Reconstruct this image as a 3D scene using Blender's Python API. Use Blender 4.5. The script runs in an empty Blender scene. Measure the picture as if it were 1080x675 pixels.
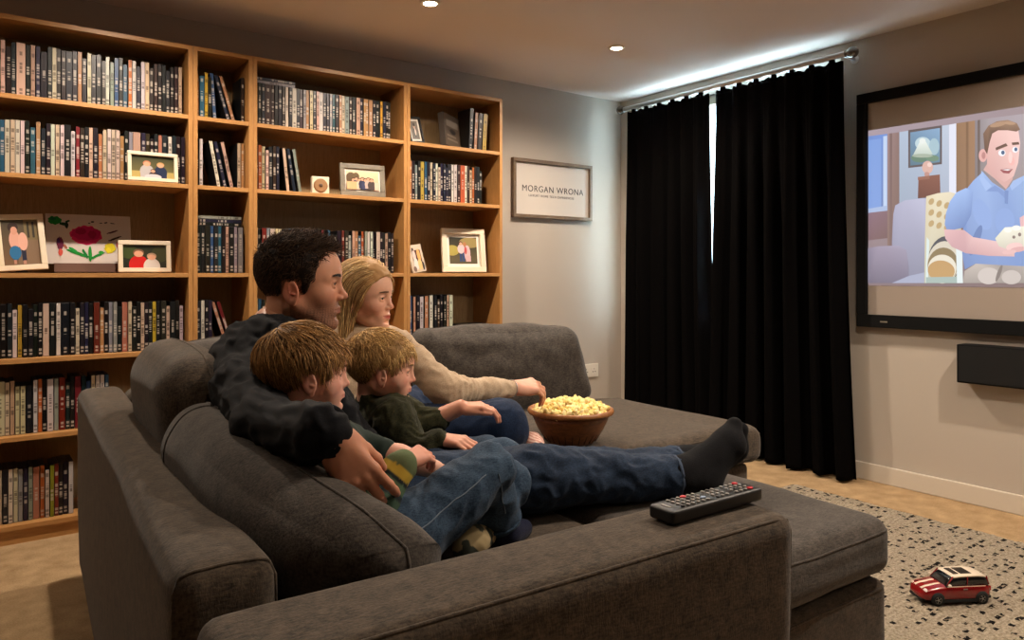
import bpy, bmesh, math, random
import numpy as np
from mathutils import Vector, Matrix, Euler
rad = math.radians
sc = bpy.context.scene
COL = sc.collection
CAMZ = 1.037
RY = 3.385            # front of the bookcases
WY = 3.667            # back wall
WX = 3.63             # screen wall
CEIL = 2.22
SA = rad(2.5)         # the sofa stands turned by this much
cSA, sSA = math.cos(SA), math.sin(SA)

# ------------------------------------------------------------------ helpers
def U2W(u, v, z=0.0):
    return Vector((u*cSA + v*sSA, -u*sSA + v*cSA, z))

def PT(px, py, d):
    t = d/777.0
    return np.array((t*(432.2+.831*(px-540)), t*(645.7-.5563*(px-540)), CAMZ-(py-288)*t))

def tag(o, label=None, cat=None, group=None, kind=None):
    if label: o['label'] = label
    if cat: o['category'] = cat
    if group: o['group'] = group
    if kind: o['kind'] = kind
    return o

def empty(name, loc=(0,0,0), rz=0.0, label=None, cat=None, group=None, rot=None):
    o = bpy.data.objects.new(name, None); COL.objects.link(o)
    o.location = loc
    o.rotation_euler = rot if rot else (0, 0, rz)
    o.empty_display_size = .05
    return tag(o, label, cat, group)

def link_mesh(name, me, mats, parent=None, loc=None, rot=None, smooth=False):
    if not isinstance(mats, (list, tuple)): mats = [mats]
    for m in mats: me.materials.append(m)
    if smooth:
        me.polygons.foreach_set('use_smooth', [True]*len(me.polygons)); me.update()
    o = bpy.data.objects.new(name, me); COL.objects.link(o)
    if parent: o.parent = parent
    if loc is not None: o.location = loc
    if rot is not None: o.rotation_euler = rot
    return o

def obj_bm(name, bm, mats, parent=None, loc=None, rot=None, smooth=False):
    me = bpy.data.meshes.new(name); bm.normal_update(); bm.to_mesh(me); bm.free()
    return link_mesh(name, me, mats, parent, loc, rot, smooth)

def obj_np(name, V, F, mats, parent=None, loc=None, rot=None, smooth=True, col=None):
    me = bpy.data.meshes.new(name)
    V = np.asarray(V, dtype=np.float32); F = np.asarray(F, dtype=np.int32)
    n = F.shape[1]
    me.vertices.add(len(V)); me.vertices.foreach_set('co', V.ravel())
    me.loops.add(F.size); me.loops.foreach_set('vertex_index', F.ravel())
    me.polygons.add(len(F)); me.polygons.foreach_set('loop_start', np.arange(0, F.size, n, dtype=np.int32))
    me.update(calc_edges=True); me.validate()
    if col is not None:
        ca = me.color_attributes.new('Col', 'FLOAT_COLOR', 'POINT')
        c = np.ones((len(V), 4), dtype=np.float32); c[:, :3] = col
        ca.data.foreach_set('color', c.ravel())
    return link_mesh(name, me, mats, parent, loc, rot, smooth)

def box(bm, x0, x1, y0, y1, z0, z1, mi=0, bev=0.0, seg=2):
    vs = [bm.verts.new((x, y, z)) for x in (x0, x1) for y in (y0, y1) for z in (z0, z1)]
    fs = []
    for q in ((0,1,3,2),(4,6,7,5),(0,4,5,1),(2,3,7,6),(0,2,6,4),(1,5,7,3)):
        f = bm.faces.new([vs[i] for i in q]); f.material_index = mi; fs.append(f)
    if bev > 0:
        es = list({e for f in fs for e in f.edges})
        r = bmesh.ops.bevel(bm, geom=es, offset=bev, segments=seg, profile=.5, affect='EDGES')
        for f in r['faces']: f.material_index = mi
    return vs

def boxobj(name, b, m, parent=None, bev=0.0, **k):
    bm = bmesh.new(); box(bm, *b, bev=bev); return obj_bm(name, bm, m, parent, smooth=False, **k)

def cyl(bm, p0, p1, r0, r1=None, n=20, mi=0, cap=True):
    r1 = r0 if r1 is None else r1
    p0 = Vector(p0); p1 = Vector(p1); ax = (p1-p0).normalized()
    a = ax.orthogonal().normalized(); b = ax.cross(a)
    A = [bm.verts.new(p0 + (a*math.cos(2*math.pi*i/n) + b*math.sin(2*math.pi*i/n))*r0) for i in range(n)]
    B = [bm.verts.new(p1 + (a*math.cos(2*math.pi*i/n) + b*math.sin(2*math.pi*i/n))*r1) for i in range(n)]
    for i in range(n):
        f = bm.faces.new((A[i], A[(i+1) % n], B[(i+1) % n], B[i])); f.material_index = mi; f.smooth = True
    if cap:
        f = bm.faces.new(A[::-1]); f.material_index = mi
        f = bm.faces.new(B); f.material_index = mi

def lathe(bm, prof, n=40, c=(0,0,0), axis='z', mi=0):
    rings = []
    for r, h in prof:
        ring = []
        for i in range(n):
            a = 2*math.pi*i/n
            if axis == 'z': p = (c[0]+r*math.cos(a), c[1]+r*math.sin(a), c[2]+h)
            elif axis == 'y': p = (c[0]+r*math.cos(a), c[1]+h, c[2]+r*math.sin(a))
            else: p = (c[0]+h, c[1]+r*math.cos(a), c[2]+r*math.sin(a))
            ring.append(bm.verts.new(p))
        rings.append(ring)
    for A, B in zip(rings, rings[1:]):
        for i in range(n):
            f = bm.faces.new((A[i], A[(i+1) % n], B[(i+1) % n], B[i])); f.smooth = True; f.material_index = mi
    if prof[0][0] > 1e-6:
        bm.faces.new(rings[0][::-1]).material_index = mi
    if prof[-1][0] > 1e-6:
        bm.faces.new(rings[-1]).material_index = mi
    bmesh.ops.recalc_face_normals(bm, faces=bm.faces[:])

def tube(pts, r, n=8, closed=False):
    """vertices and quads of a tube along points"""
    P = np.asarray(pts, float); m = len(P)
    T = np.roll(P, -1, 0)-np.roll(P, 1, 0)
    if not closed: T[0] = P[1]-P[0]; T[-1] = P[-1]-P[-2]
    T /= np.linalg.norm(T, axis=1)[:, None]+1e-12
    up = np.array((0.13, .21, 1.0)); A = np.cross(T, up); A /= np.linalg.norm(A, axis=1)[:, None]+1e-9
    B = np.cross(T, A); a = np.linspace(0, 2*math.pi, n, endpoint=False)
    r = np.broadcast_to(np.asarray(r, float), (m,))
    V = P[:, None]+(A[:, None]*np.cos(a)[None, :, None]+B[:, None]*np.sin(a)[None, :, None])*r[:, None, None]
    F = []
    for i in range(m if closed else m-1):
        j = (i+1) % m
        for k in range(n):
            F.append((i*n+k, j*n+k, j*n+(k+1) % n, i*n+(k+1) % n))
    return V.reshape(-1, 3), np.array(F)

def join_np(parts):
    Vs, Fs, Cs, o = [], [], [], 0
    for p in parts:
        Vs.append(p[0]); Fs.append(np.asarray(p[1])+o); o += len(p[0])
        if len(p) > 2: Cs.append(p[2])
    return np.vstack(Vs), np.vstack(Fs), (np.vstack(Cs) if Cs else None)

_rs = np.random.RandomState(5)
_NK = _rs.normal(size=(64, 3)); _NP = _rs.uniform(0, 6.28, 64)
def noise(p, scale, off=0, n=10):
    """smooth pseudo-noise, about -1..1"""
    q = p*scale; s = np.zeros(len(p))
    w = q+.5*np.sin(q[:, [1, 2, 0]]*1.3+off)
    for i in range(n):
        j = (i+off*7) % 64
        s += np.sin(w @ _NK[j] + _NP[j])
    return s/math.sqrt(n)

def softbox(h, r, n=22, bulge=(0, 0, 0), fn=None):
    """rounded box, half sizes h, corner radius r, faces swollen by bulge"""
    h = np.array(h, float)
    t = np.linspace(-1, 1, n+1); t = np.sign(t)*(1-(1-np.abs(t))**1.5)
    V = {}; verts = []; F = []
    def vid(p):
        k = tuple(np.round(p, 6))
        if k not in V: V[k] = len(verts); verts.append(p)
        return V[k]
    for ax in range(3):
        for s in (-1, 1):
            b, c = (ax+1) % 3, (ax+2) % 3
            g = np.empty((n+1, n+1), int)
            for i in range(n+1):
                for j in range(n+1):
                    p = [0, 0, 0]; p[ax] = s; p[b] = t[i]; p[c] = t[j]; g[i, j] = vid(p)
            for i in range(n):
                for j in range(n):
                    q = (g[i, j], g[i+1, j], g[i+1, j+1], g[i, j+1])
                    F.append(q if s > 0 else q[::-1])
    P = np.array(verts, float); F = np.array(F)
    X = P*h; r = min(r, *(h*.999)); core = np.clip(X, -(h-r), h-r)
    D = X-core; L = np.linalg.norm(D, axis=1)[:, None]
    X = core+D/np.maximum(L, 1e-9)*r
    for ax in range(3):
        b, c = (ax+1) % 3, (ax+2) % 3
        X[:, ax] += np.sign(P[:, ax])*np.abs(P[:, ax])**2*bulge[ax]*((1-P[:, b]**2)*(1-P[:, c]**2))**1.6
    if fn is not None: X = fn(X, P)
    return X, F

# ------------------------------------------------------------------ materials
def newmat(name):
    m = bpy.data.materials.new(name); m.use_nodes = True
    nt = m.node_tree; b = nt.nodes['Principled BSDF']
    return m, nt, b
def N(nt, t, **k):
    n = nt.nodes.new(t)
    for a, v in k.items(): setattr(n, a, v)
    return n
def setin(n, **k):
    for a, v in k.items():
        n.inputs[a.replace('_', ' ')].default_value = v
def rgb(r, g, b):
    f = lambda c: (c/255/12.92) if c/255 <= .04045 else ((c/255+.055)/1.055)**2.4
    return (f(r), f(g), f(b), 1)

def simple(name, col, rough=.5, metal=0.0, bump=0.0, bscale=60, var=0.0, spec=.5, **k):
    m, nt, b = newmat(name); b.inputs['Base Color'].default_value = col
    b.inputs['Roughness'].default_value = rough; b.inputs['Metallic'].default_value = metal
    b.inputs['Specular IOR Level'].default_value = spec
    tc = N(nt, 'ShaderNodeTexCoord'); ns = N(nt, 'ShaderNodeTexNoise'); setin(ns, Scale=bscale, Detail=4.0)
    nt.links.new(tc.outputs['Object'], ns.inputs['Vector'])
    if var:
        mx = N(nt, 'ShaderNodeMix', data_type='RGBA', blend_type='MULTIPLY'); mx.inputs[0].default_value = 1
        cr = N(nt, 'ShaderNodeMapRange'); setin(cr, To_Min=1-var, To_Max=1+var)
        nt.links.new(ns.outputs[0], cr.inputs[0]); mx.inputs[6].default_value = col
        nt.links.new(cr.outputs[0], mx.inputs[7]); nt.links.new(mx.outputs[2], b.inputs['Base Color'])
    if bump:
        bp = N(nt, 'ShaderNodeBump'); setin(bp, Strength=bump, Distance=.004)
        nt.links.new(ns.outputs[0], bp.inputs['Height']); nt.links.new(bp.outputs[0], b.inputs['Normal'])
    for a, v in k.items(): b.inputs[a.replace('_', ' ')].default_value = v
    return m

def fabric(name, c1, c2, scale=350, mott=30, bump=.35, rough=.95, sheen=.15, coord='Object'):
    m, nt, b = newmat(name); L = nt.links.new
    tc = N(nt, 'ShaderNodeTexCoord')
    n1 = N(nt, 'ShaderNodeTexNoise'); setin(n1, Scale=scale, Detail=3.0, Roughness=.7)
    n2 = N(nt, 'ShaderNodeTexNoise'); setin(n2, Scale=mott, Detail=5.0, Roughness=.6)
    mp = N(nt, 'ShaderNodeMapping'); mp.inputs['Scale'].default_value = (1, 1, .35)
    mp2 = N(nt, 'ShaderNodeMapping'); mp2.inputs['Scale'].default_value = (.3, 1, 1)
    n3 = N(nt, 'ShaderNodeTexNoise'); setin(n3, Scale=scale, Detail=2.0)
    L(tc.outputs[coord], mp.inputs[0]); L(mp.outputs[0], n1.inputs['Vector'])
    L(tc.outputs[coord], mp2.inputs[0]); L(mp2.outputs[0], n3.inputs['Vector'])
    L(tc.outputs[coord], n2.inputs['Vector'])
    a = N(nt, 'ShaderNodeMath', operation='ADD'); L(n1.outputs[0], a.inputs[0]); L(n3.outputs[0], a.inputs[1])
    w = N(nt, 'ShaderNodeMath', operation='MULTIPLY_ADD'); L(a.outputs[0], w.inputs[0]); w.inputs[1].default_value = .5
    sub = N(nt, 'ShaderNodeMath', operation='MULTIPLY'); L(n2.outputs[0], sub.inputs[0]); sub.inputs[1].default_value = .5
    L(sub.outputs[0], w.inputs[2])
    mr = N(nt, 'ShaderNodeMapRange'); setin(mr, From_Min=.55, From_Max=.95); L(w.outputs[0], mr.inputs[0])
    mx = N(nt, 'ShaderNodeMix', data_type='RGBA'); mx.inputs[6].default_value = c1; mx.inputs[7].default_value = c2
    L(mr.outputs[0], mx.inputs[0]); L(mx.outputs[2], b.inputs['Base Color'])
    bp = N(nt, 'ShaderNodeBump'); setin(bp, Strength=bump, Distance=.002); L(a.outputs[0], bp.inputs['Height'])
    L(bp.outputs[0], b.inputs['Normal'])
    setin(b, Roughness=rough); b.inputs['Sheen Weight'].default_value = sheen; b.inputs['Specular IOR Level'].default_value = .2
    return m

def wood(name, c1, c2, scale=(1, 1, 12), rough=.45, dist=4):
    m, nt, b = newmat(name); L = nt.links.new
    tc = N(nt, 'ShaderNodeTexCoord'); mp = N(nt, 'ShaderNodeMapping'); mp.inputs['Scale'].default_value = scale
    ns = N(nt, 'ShaderNodeTexNoise'); setin(ns, Scale=9.0, Detail=6.0, Distortion=1.2)
    n2 = N(nt, 'ShaderNodeTexNoise'); setin(n2, Scale=60.0, Detail=3.0)
    L(tc.outputs['Object'], mp.inputs[0]); L(mp.outputs[0], ns.inputs['Vector']); L(mp.outputs[0], n2.inputs['Vector'])
    a = N(nt, 'ShaderNodeMix', data_type='FLOAT'); a.inputs[0].default_value = .35
    L(ns.outputs[0], a.inputs[2]); L(n2.outputs[0], a.inputs[3])
    mr = N(nt, 'ShaderNodeMapRange'); setin(mr, From_Min=.3, From_Max=.7); L(a.outputs[0], mr.inputs[0])
    mx = N(nt, 'ShaderNodeMix', data_type='RGBA'); mx.inputs[6].default_value = c1; mx.inputs[7].default_value = c2
    L(mr.outputs[0], mx.inputs[0]); L(mx.outputs[2], b.inputs['Base Color'])
    bp = N(nt, 'ShaderNodeBump'); setin(bp, Strength=.12, Distance=.001); L(a.outputs[0], bp.inputs['Height']); L(bp.outputs[0], b.inputs['Normal'])
    setin(b, Roughness=rough)
    return m

def vcol(name, rough=.6, emis=0.0, sss=0.0, spec=.4, bump=0.0, bscale=300, rad_=(.012, .004, .002)):
    m, nt, b = newmat(name); L = nt.links.new
    at = N(nt, 'ShaderNodeAttribute', attribute_name='Col')
    if emis:
        b.inputs['Base Color'].default_value = (.02, .02, .02, 1)
        L(at.outputs[0], b.inputs['Emission Color']); b.inputs['Emission Strength'].default_value = emis
    else: L(at.outputs[0], b.inputs['Base Color'])
    setin(b, Roughness=rough); b.inputs['Specular IOR Level'].default_value = spec
    if sss:
        b.inputs['Subsurface Weight'].default_value = sss; b.inputs['Subsurface Radius'].default_value = rad_
        b.inputs['Subsurface Scale'].default_value = 1.0
    if bump:
        tc = N(nt, 'ShaderNodeTexCoord'); ns = N(nt, 'ShaderNodeTexNoise'); setin(ns, Scale=bscale, Detail=3.0)
        L(tc.outputs['Object'], ns.inputs['Vector'])
        bp = N(nt, 'ShaderNodeBump'); setin(bp, Strength=bump, Distance=.001)
        L(ns.outputs[0], bp.inputs['Height']); L(bp.outputs[0], b.inputs['Normal'])
    return m

M_wall = simple('warm_grey_paint', rgb(184, 174, 162), .9, bump=.05, bscale=300, var=.03, spec=.2)
M_ceil = simple('ceiling_paint', rgb(228, 218, 212), .9, bump=.03, bscale=200, var=.02, spec=.2)
M_white = simple('white_trim_paint', rgb(205, 195, 180), .5, spec=.4)
M_oak = wood('light_oak_board', rgb(192, 142, 84), rgb(162, 112, 60), (14, 14, 1.2), .42)
M_oakh = wood('light_oak_shelf', rgb(198, 148, 90), rgb(168, 118, 66), (1.2, 14, 14), .42)
M_back = wood('brown_back_board', rgb(168, 142, 102), rgb(138, 112, 76), (14, 1, 1.0), .6)
M_sofa = fabric('charcoal_brown_weave', rgb(40, 34, 27), rgb(94, 81, 67), 260, 35)
M_sofa2 = fabric('charcoal_weave_worn', rgb(42, 38, 35), rgb(90, 83, 76), 260, 28)
M_seam = simple('dark_seam_thread', rgb(40, 36, 32), .9)
M_curt = simple('black_blackout_cloth', rgb(7, 6, 6), .95, bump=.2, bscale=500, spec=.04)
M_black = simple('black_satin', rgb(6, 6, 7), .45)
M_blackm = simple('black_matt', rgb(9, 9, 9), .85, spec=.2)
M_chrome = simple('brushed_steel', rgb(214, 214, 214), .3, .75)
M_plast = simple('white_plastic', rgb(226, 220, 208), .35)
M_glass = newmat('window_glass')
_m, _nt, _b = M_glass; setin(_b, Roughness=.0, IOR=1.45); _b.inputs['Transmission Weight'].default_value = 1; M_glass = _m

# ------------------------------------------------------------------ camera
cam = bpy.data.cameras.new('camera'); cam.sensor_width = 36; cam.lens = 36*777/1080
cam.shift_y = -49.5/1080; cam.clip_start = .05
co = bpy.data.objects.new('camera', cam); COL.objects.link(co)
co.location = (0, 0, CAMZ); co.rotation_euler = (rad(90), 0, -rad(36.3)); sc.camera = co

# ------------------------------------------------------------------ room shell
X0, Y0 = -1.6, -2.4
def struct(name, b, m, bev=0.0):
    o = boxobj(name, b, m, bev=bev); o['kind'] = 'structure'; return o
# carpet
def carpet_mat():
    m, nt, b = newmat('beige_carpet'); L = nt.links.new
    tc = N(nt, 'ShaderNodeTexCoord'); n1 = N(nt, 'ShaderNodeTexNoise'); setin(n1, Scale=180.0, Detail=5.0, Roughness=.75)
    n2 = N(nt, 'ShaderNodeTexNoise'); setin(n2, Scale=14.0, Detail=6.0)
    L(tc.outputs['Object'], n1.inputs['Vector']); L(tc.outputs['Object'], n2.inputs['Vector'])
    a = N(nt, 'ShaderNodeMix', data_type='FLOAT'); a.inputs[0].default_value = .45; L(n1.outputs[0], a.inputs[2]); L(n2.outputs[0], a.inputs[3])
    mr = N(nt, 'ShaderNodeMapRange'); setin(mr, From_Min=.35, From_Max=.65); L(a.outputs[0], mr.inputs[0])
    mx = N(nt, 'ShaderNodeMix', data_type='RGBA'); mx.inputs[6].default_value = rgb(152, 124, 90); mx.inputs[7].default_value = rgb(200, 170, 130)
    L(mr.outputs[0], mx.inputs[0]); L(mx.outputs[2], b.inputs['Base Color'])
    bp = N(nt, 'ShaderNodeBump'); setin(bp, Strength=.8, Distance=.006); L(n1.outputs[0], bp.inputs['Height']); L(bp.outputs[0], b.inputs['Normal'])
    setin(b, Roughness=1.0); b.inputs['Specular IOR Level'].default_value = .1
    return m
struct('floor', (X0, WX, Y0, WY, -.1, 0), carpet_mat())
struct('ceiling', (X0-.12, WX+.3, Y0-.12, WY+.12, CEIL, CEIL+.1), M_ceil)
struct('wall_back', (X0-.12, WX+.3, WY, WY+.12, -.1, CEIL), M_wall)
M_wall2 = simple('dark_bounce_cut_paint', rgb(84, 76, 70), .9, bump=.05, bscale=300, spec=.2)  # dark tone invented for the two unseen walls to cut bounced light
struct('wall_left', (X0-.12, X0, Y0, WY, -.1, CEIL), M_wall2)
struct('wall_front', (X0-.12, WX+.3, Y0-.12, Y0, -.1, CEIL), M_wall2)
wy0, wy1, wz0, wz1 = 2.065, 3.49, .80, 2.165
bm = bmesh.new()
box(bm, WX, WX+.3, Y0, wy0, -.1, CEIL); box(bm, WX, WX+.3, wy1, WY, -.1, CEIL)
box(bm, WX, WX+.3, wy0, wy1, -.1, wz0); box(bm, WX, WX+.3, wy0, wy1, wz1, CEIL)
bmesh.ops.remove_doubles(bm, verts=bm.verts, dist=1e-5)
o = obj_bm('wall_right', bm, M_wall); o['kind'] = 'structure'
# window
win = empty('window_1', (WX+.18, (wy0+wy1)/2, wz0)); win['kind'] = 'structure'
bm = bmesh.new(); w2 = (wy1-wy0)/2; hh = wz1-wz0
for b in ((-.03, .03, -w2, -w2+.06, 0, hh), (-.03, .03, w2-.06, w2, 0, hh), (-.03, .03, -w2+.06, w2-.06, 0, .06), (-.03, .03, -w2+.06, w2-.06, hh-.06, hh), (-.03, .03, -.03, .03, .06, hh-.06)):
    box(bm, *b)
obj_bm('window_frame', bm, M_white, win)
boxobj('window_pane', (-.004, .004, -w2+.06, w2-.06, .06, hh-.06), M_glass, win)
struct('trim_1', (WX-.02, WX+.15, wy0+.001, wy1-.001, wz0+.001, wz0+.022), M_white)
def skirting(name, x0, x1, y0, y1):
    bm = bmesh.new(); box(bm, x0, x1, y0, y1, 0, .086, bev=.004); o = obj_bm(name, bm, M_white); o['kind'] = 'structure'
skirting('baseboard_right', WX-.016, WX, Y0, WY-.016)
skirting('baseboard_back', 2.43, WX, WY-.016, WY)
skirting('baseboard_left', X0, X0+.016, Y0+.016, WY)
skirting('baseboard_front', X0, WX-.016, Y0, Y0+.016)
# light switch / socket plate on the back wall
t = empty('wall_socket', (3.335, WY-.0005, .385), label='white double socket plate low on the wall beside the sofa', cat='socket')
boxobj('plate', (-.075, .075, -.009, 0, -.045, .045), M_plast, t, bev=.003)
for s in (-1, 1):
    b = boxobj('socket_face', (s*.035-.024, s*.035+.024, -.0105, -.009, -.03, .02), M_plast, t)
    bm = bmesh.new()
    for x, z, w in ((0, .01, .002), (-.01, -.008, .0035), (.01, -.008, .0035)): box(bm, s*.035+x-w, s*.035+x+w, -.0112, -.0105, z-.003, z+.003)
    obj_bm('pin_slots', bm, M_black, b)

# downlights
M_lamp, _nt, _b = newmat('lamp_glow'); _b.inputs['Emission Color'].default_value = (1, .78, .5, 1); _b.inputs['Emission Strength'].default_value = 30
spots = [(1.62, 2.81, 'white recessed downlight above the middle of the bookcases'), (2.73, 2.79, 'white recessed downlight between the wall sign and the curtains'),
         (.51, 2.81, ''), (-.6, 2.81, ''), (.51, .9, ''), (1.75, .75, ''), (2.85, .55, ''), (.51, -1.1, ''), (2.3, -1.1, '')]
LP = dict(energy=34, blend=.7, size=158)
for i, (x, y, lab) in enumerate(spots):
    if lab:
        t = empty('downlight', (x, y, CEIL), label=lab, cat='downlight', group='recessed downlights in the ceiling')
        bm = bmesh.new(); lathe(bm, [(.030, -.0005), (.030, -.006), (.044, -.005), (.046, -.0005)], 32); obj_bm('trim_ring', bm, M_plast, t)
        bm = bmesh.new(); lathe(bm, [(0, -.0065), (.022, -.006), (.0295, -.004), (.0295, -.0006)], 28); obj_bm('lens', bm, M_lamp, t)
    l = bpy.data.lights.new('downlight_beam', 'SPOT'); l.energy = LP['energy']; l.color = (1, .84, .68); l.spot_size = rad(LP['size']); l.spot_blend = LP['blend']; l.shadow_soft_size = .025
    lo = bpy.data.objects.new('downlight_beam', l); COL.objects.link(lo); lo.location = (x, y, CEIL-.02)
    l.energy *= (1.1, 1.35, 1.05, .42, .14, .95, 1.7, .10, .40)[i]
# daylight
wd = bpy.data.worlds.new('world'); sc.world = wd; wd.use_nodes = True
bg = wd.node_tree.nodes['Background']; bg.inputs[0].default_value = (.62, .87, 1.0, 1); bg.inputs[1].default_value = 45.0
l = bpy.data.lights.new('daylight_portal', 'AREA'); l.shape = 'RECTANGLE'; l.size = wz1-wz0; l.size_y = wy1-wy0; l.cycles.is_portal = True
lo = bpy.data.objects.new('daylight_portal', l); COL.objects.link(lo); lo.location = (WX+.28, (wy0+wy1)/2, (wz0+wz1)/2); lo.rotation_euler = (0, rad(90), 0)

# ------------------------------------------------------------------ bookcases
SH = [1.72, 1.42, 1.037, .708, .411, .072]     # tops of the shelves
TH = .018
units = {'A': (-.032, .775, 'wide light oak bookcase at the far left'), 'B': (.775, 1.031, 'narrow light oak bookcase between the two wide ones'),
         'C': (1.031, 1.815, 'wide light oak bookcase behind the couple'), 'D': (1.815, 2.42, 'light oak bookcase beside the framed wall sign')}
for k, (x0, x1, lab) in units.items():
    t = empty('bookcase', ((x0+x1)/2, RY, 0), label=lab, cat='bookcase', group='row of oak bookcases')
    w = (x1-x0)/2; g = .0006; D = WY-RY-.002
    for s in (-1, 1):
        a, b = sorted((s*(w-g), s*(w-g-TH))); boxobj('side_panel', (a, b, 0, D, 0, 2.02), M_oak, t, bev=.0008)
    boxobj('top_panel', (-w+g+TH, w-g-TH, 0, D, 2.02-TH, 2.02), M_oakh, t)
    boxobj('back_panel', (-w+g+TH, w-g-TH, D-.005, D, .0, 2.02-TH), M_back, t)
    boxobj('plinth', (-w+g+TH, w-g-TH, .012, .027, 0, SH[-1]-TH), M_oakh, t)
    for z in SH: boxobj('shelf', (-w+g+TH, w-g-TH, 0.002, D-.005, z-TH, z), M_oakh, t, bev=.0008)

# ------------------------------------------------------------------ disc cases
def spine_mat():
    m, nt, b = newmat('printed_case_spine'); L = nt.links.new
    def math_(op, a, c=None, clamp=False):
        n = N(nt, 'ShaderNodeMath', operation=op); n.use_clamp = clamp
        for i, v in enumerate((a, c)):
            if v is None: continue
            if isinstance(v, (int, float)): n.inputs[i].default_value = v
            else: L(v, n.inputs[i])
        return n.outputs[0]
    tc = N(nt, 'ShaderNodeTexCoord'); oi = N(nt, 'ShaderNodeObjectInfo')
    sx = N(nt, 'ShaderNodeSeparateXYZ'); L(tc.outputs['Object'], sx.inputs[0]); z = sx.outputs[2]; x = sx.outputs[0]
    rnd = oi.outputs['Random']
    def cell(size, seed):
        v = math_('FLOOR', math_('DIVIDE', z, size)); wn = N(nt, 'ShaderNodeTexWhiteNoise', noise_dimensions='2D')
        cb = N(nt, 'ShaderNodeCombineXYZ'); L(v, cb.inputs[0]); L(math_('MULTIPLY', rnd, 97.3+seed), cb.inputs[1]); L(cb.outputs[0], wn.inputs['Vector'])
        return wn.outputs['Value']
    def rr(seed):
        return math_('FRACT', math_('MULTIPLY', rnd, seed))
    def band(lo, hi):
        return math_('MULTIPLY', math_('GREATER_THAN', z, lo), math_('LESS_THAN', z, hi))
    txt = math_('GREATER_THAN', cell(.0034, 1), .40)
    lo = math_('MULTIPLY_ADD', rr(31.7), .03); nt.nodes[-1].inputs[2].default_value = .058
    hi = math_('MULTIPLY_ADD', rr(17.3), .045); nt.nodes[-1].inputs[2].default_value = .108
    nar = math_('LESS_THAN', math_('ABSOLUTE', x), .0045)
    title = math_('MULTIPLY', math_('MULTIPLY', txt, band(lo, hi)), nar)
    logo = math_('MULTIPLY', math_('MULTIPLY', math_('ADD', band(.010, .017), band(.023, .0325)), math_('GREATER_THAN', rr(53.9), .3)), math_('LESS_THAN', math_('ABSOLUTE', x), .0050))
    topm = math_('MULTIPLY', math_('MULTIPLY', band(.160, .175), math_('GREATER_THAN', rr(71.1), .45)), nar)
    mark = math_('ADD', math_('ADD', title, logo), topm, clamp=True)
    bw = N(nt, 'ShaderNodeRGBToBW'); L(oi.outputs['Color'], bw.inputs[0])
    dark = math_('LESS_THAN', bw.outputs[0], .22)
    # second colour block
    hsv = N(nt, 'ShaderNodeCombineColor', mode='HSV'); L(rr(11.9), hsv.inputs[0]); hsv.inputs[1].default_value = .65; L(math_('MULTIPLY', rr(23.3), .5), hsv.inputs[2])
    blk = math_('MULTIPLY', band(math_('MULTIPLY_ADD', rr(41.3), .1), math_('ADD', .09, math_('MULTIPLY', rr(61.3), .12))), math_('GREATER_THAN', rr(5.3), .62))
    m0 = N(nt, 'ShaderNodeMix', data_type='RGBA'); L(math_('MULTIPLY', blk, .7), m0.inputs[0]); L(oi.outputs['Color'], m0.inputs[6]); L(hsv.outputs[0], m0.inputs[7])
    mc = N(nt, 'ShaderNodeMix', data_type='RGBA'); L(dark, mc.inputs[0]); mc.inputs[6].default_value = rgb(45, 32, 30); mc.inputs[7].default_value = rgb(190, 180, 168)
    mx = N(nt, 'ShaderNodeMix', data_type='RGBA'); L(math_('MULTIPLY', mark, .66), mx.inputs[0]); L(m0.outputs[2], mx.inputs[6]); L(mc.outputs[2], mx.inputs[7])
    L(mx.outputs[2], b.inputs['Base Color']); setin(b, Roughness=.35)
    return m
M_spine = spine_mat(); M_case = simple('black_case_plastic', rgb(22, 22, 24), .35)
M_boxset = simple('cardboard_sleeve', rgb(60, 52, 46), .6)
_case = {}
def case_mesh(w, h, d, key):
    if key in _case: return _case[key]
    bm = bmesh.new(); box(bm, -w/2, w/2, .0006, d, 0, h, 0, bev=.0015, seg=1)
    box(bm, -w/2+.0009, w/2-.0009, 0, .0008, .0015, h-.0015, 1)      # printed spine under the clear sleeve
    me = bpy.data.meshes.new('disc_case'); bm.normal_update(); bm.to_mesh(me); bm.free()
    me.materials.append(M_case); me.materials.append(M_spine); _case[key] = me
    return me
PAL = [('black', (18, 17, 20), 34), ('dark navy', (24, 30, 48), 9), ('cream', (222, 200, 172), 13), ('white', (225, 218, 210), 11), ('dark brown', (48, 30, 24), 7),
       ('mid blue', (44, 88, 124), 6), ('pale grey', (150, 150, 152), 6), ('dark red', (122, 30, 28), 5), ('tan', (186, 132, 92), 6), ('yellow', (206, 168, 60), 2),
       ('teal', (30, 92, 104), 3), ('orange', (196, 96, 40), 2), ('olive green', (140, 140, 44), 1), ('pink beige', (206, 160, 140), 5)]
ONES = ['', 'first', 'second', 'third', 'fourth', 'fifth', 'sixth', 'seventh', 'eighth', 'ninth', 'tenth', 'eleventh', 'twelfth', 'thirteenth', 'fourteenth', 'fifteenth', 'sixteenth', 'seventeenth', 'eighteenth', 'nineteenth']
TENS = ['', '', 'twent', 'thirt', 'fort', 'fift']
def ordinal(n):
    if n < 20: return ONES[n]
    return TENS[n//10] + ('ieth' if n % 10 == 0 else 'y-'+ONES[n % 10])
rd = random.Random(11)
NCASE = 0
SN = ['top', 'second', 'third', 'fourth', 'fifth', 'lowest']
BN = {'A': 'far left bookcase', 'B': 'narrow bookcase', 'C': 'bookcase behind the couple', 'D': 'bookcase beside the sign'}
def pick():
    r = rd.random()*sum(p[2] for p in PAL)
    for p in PAL:
        r -= p[2]
        if r <= 0: return p
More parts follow.
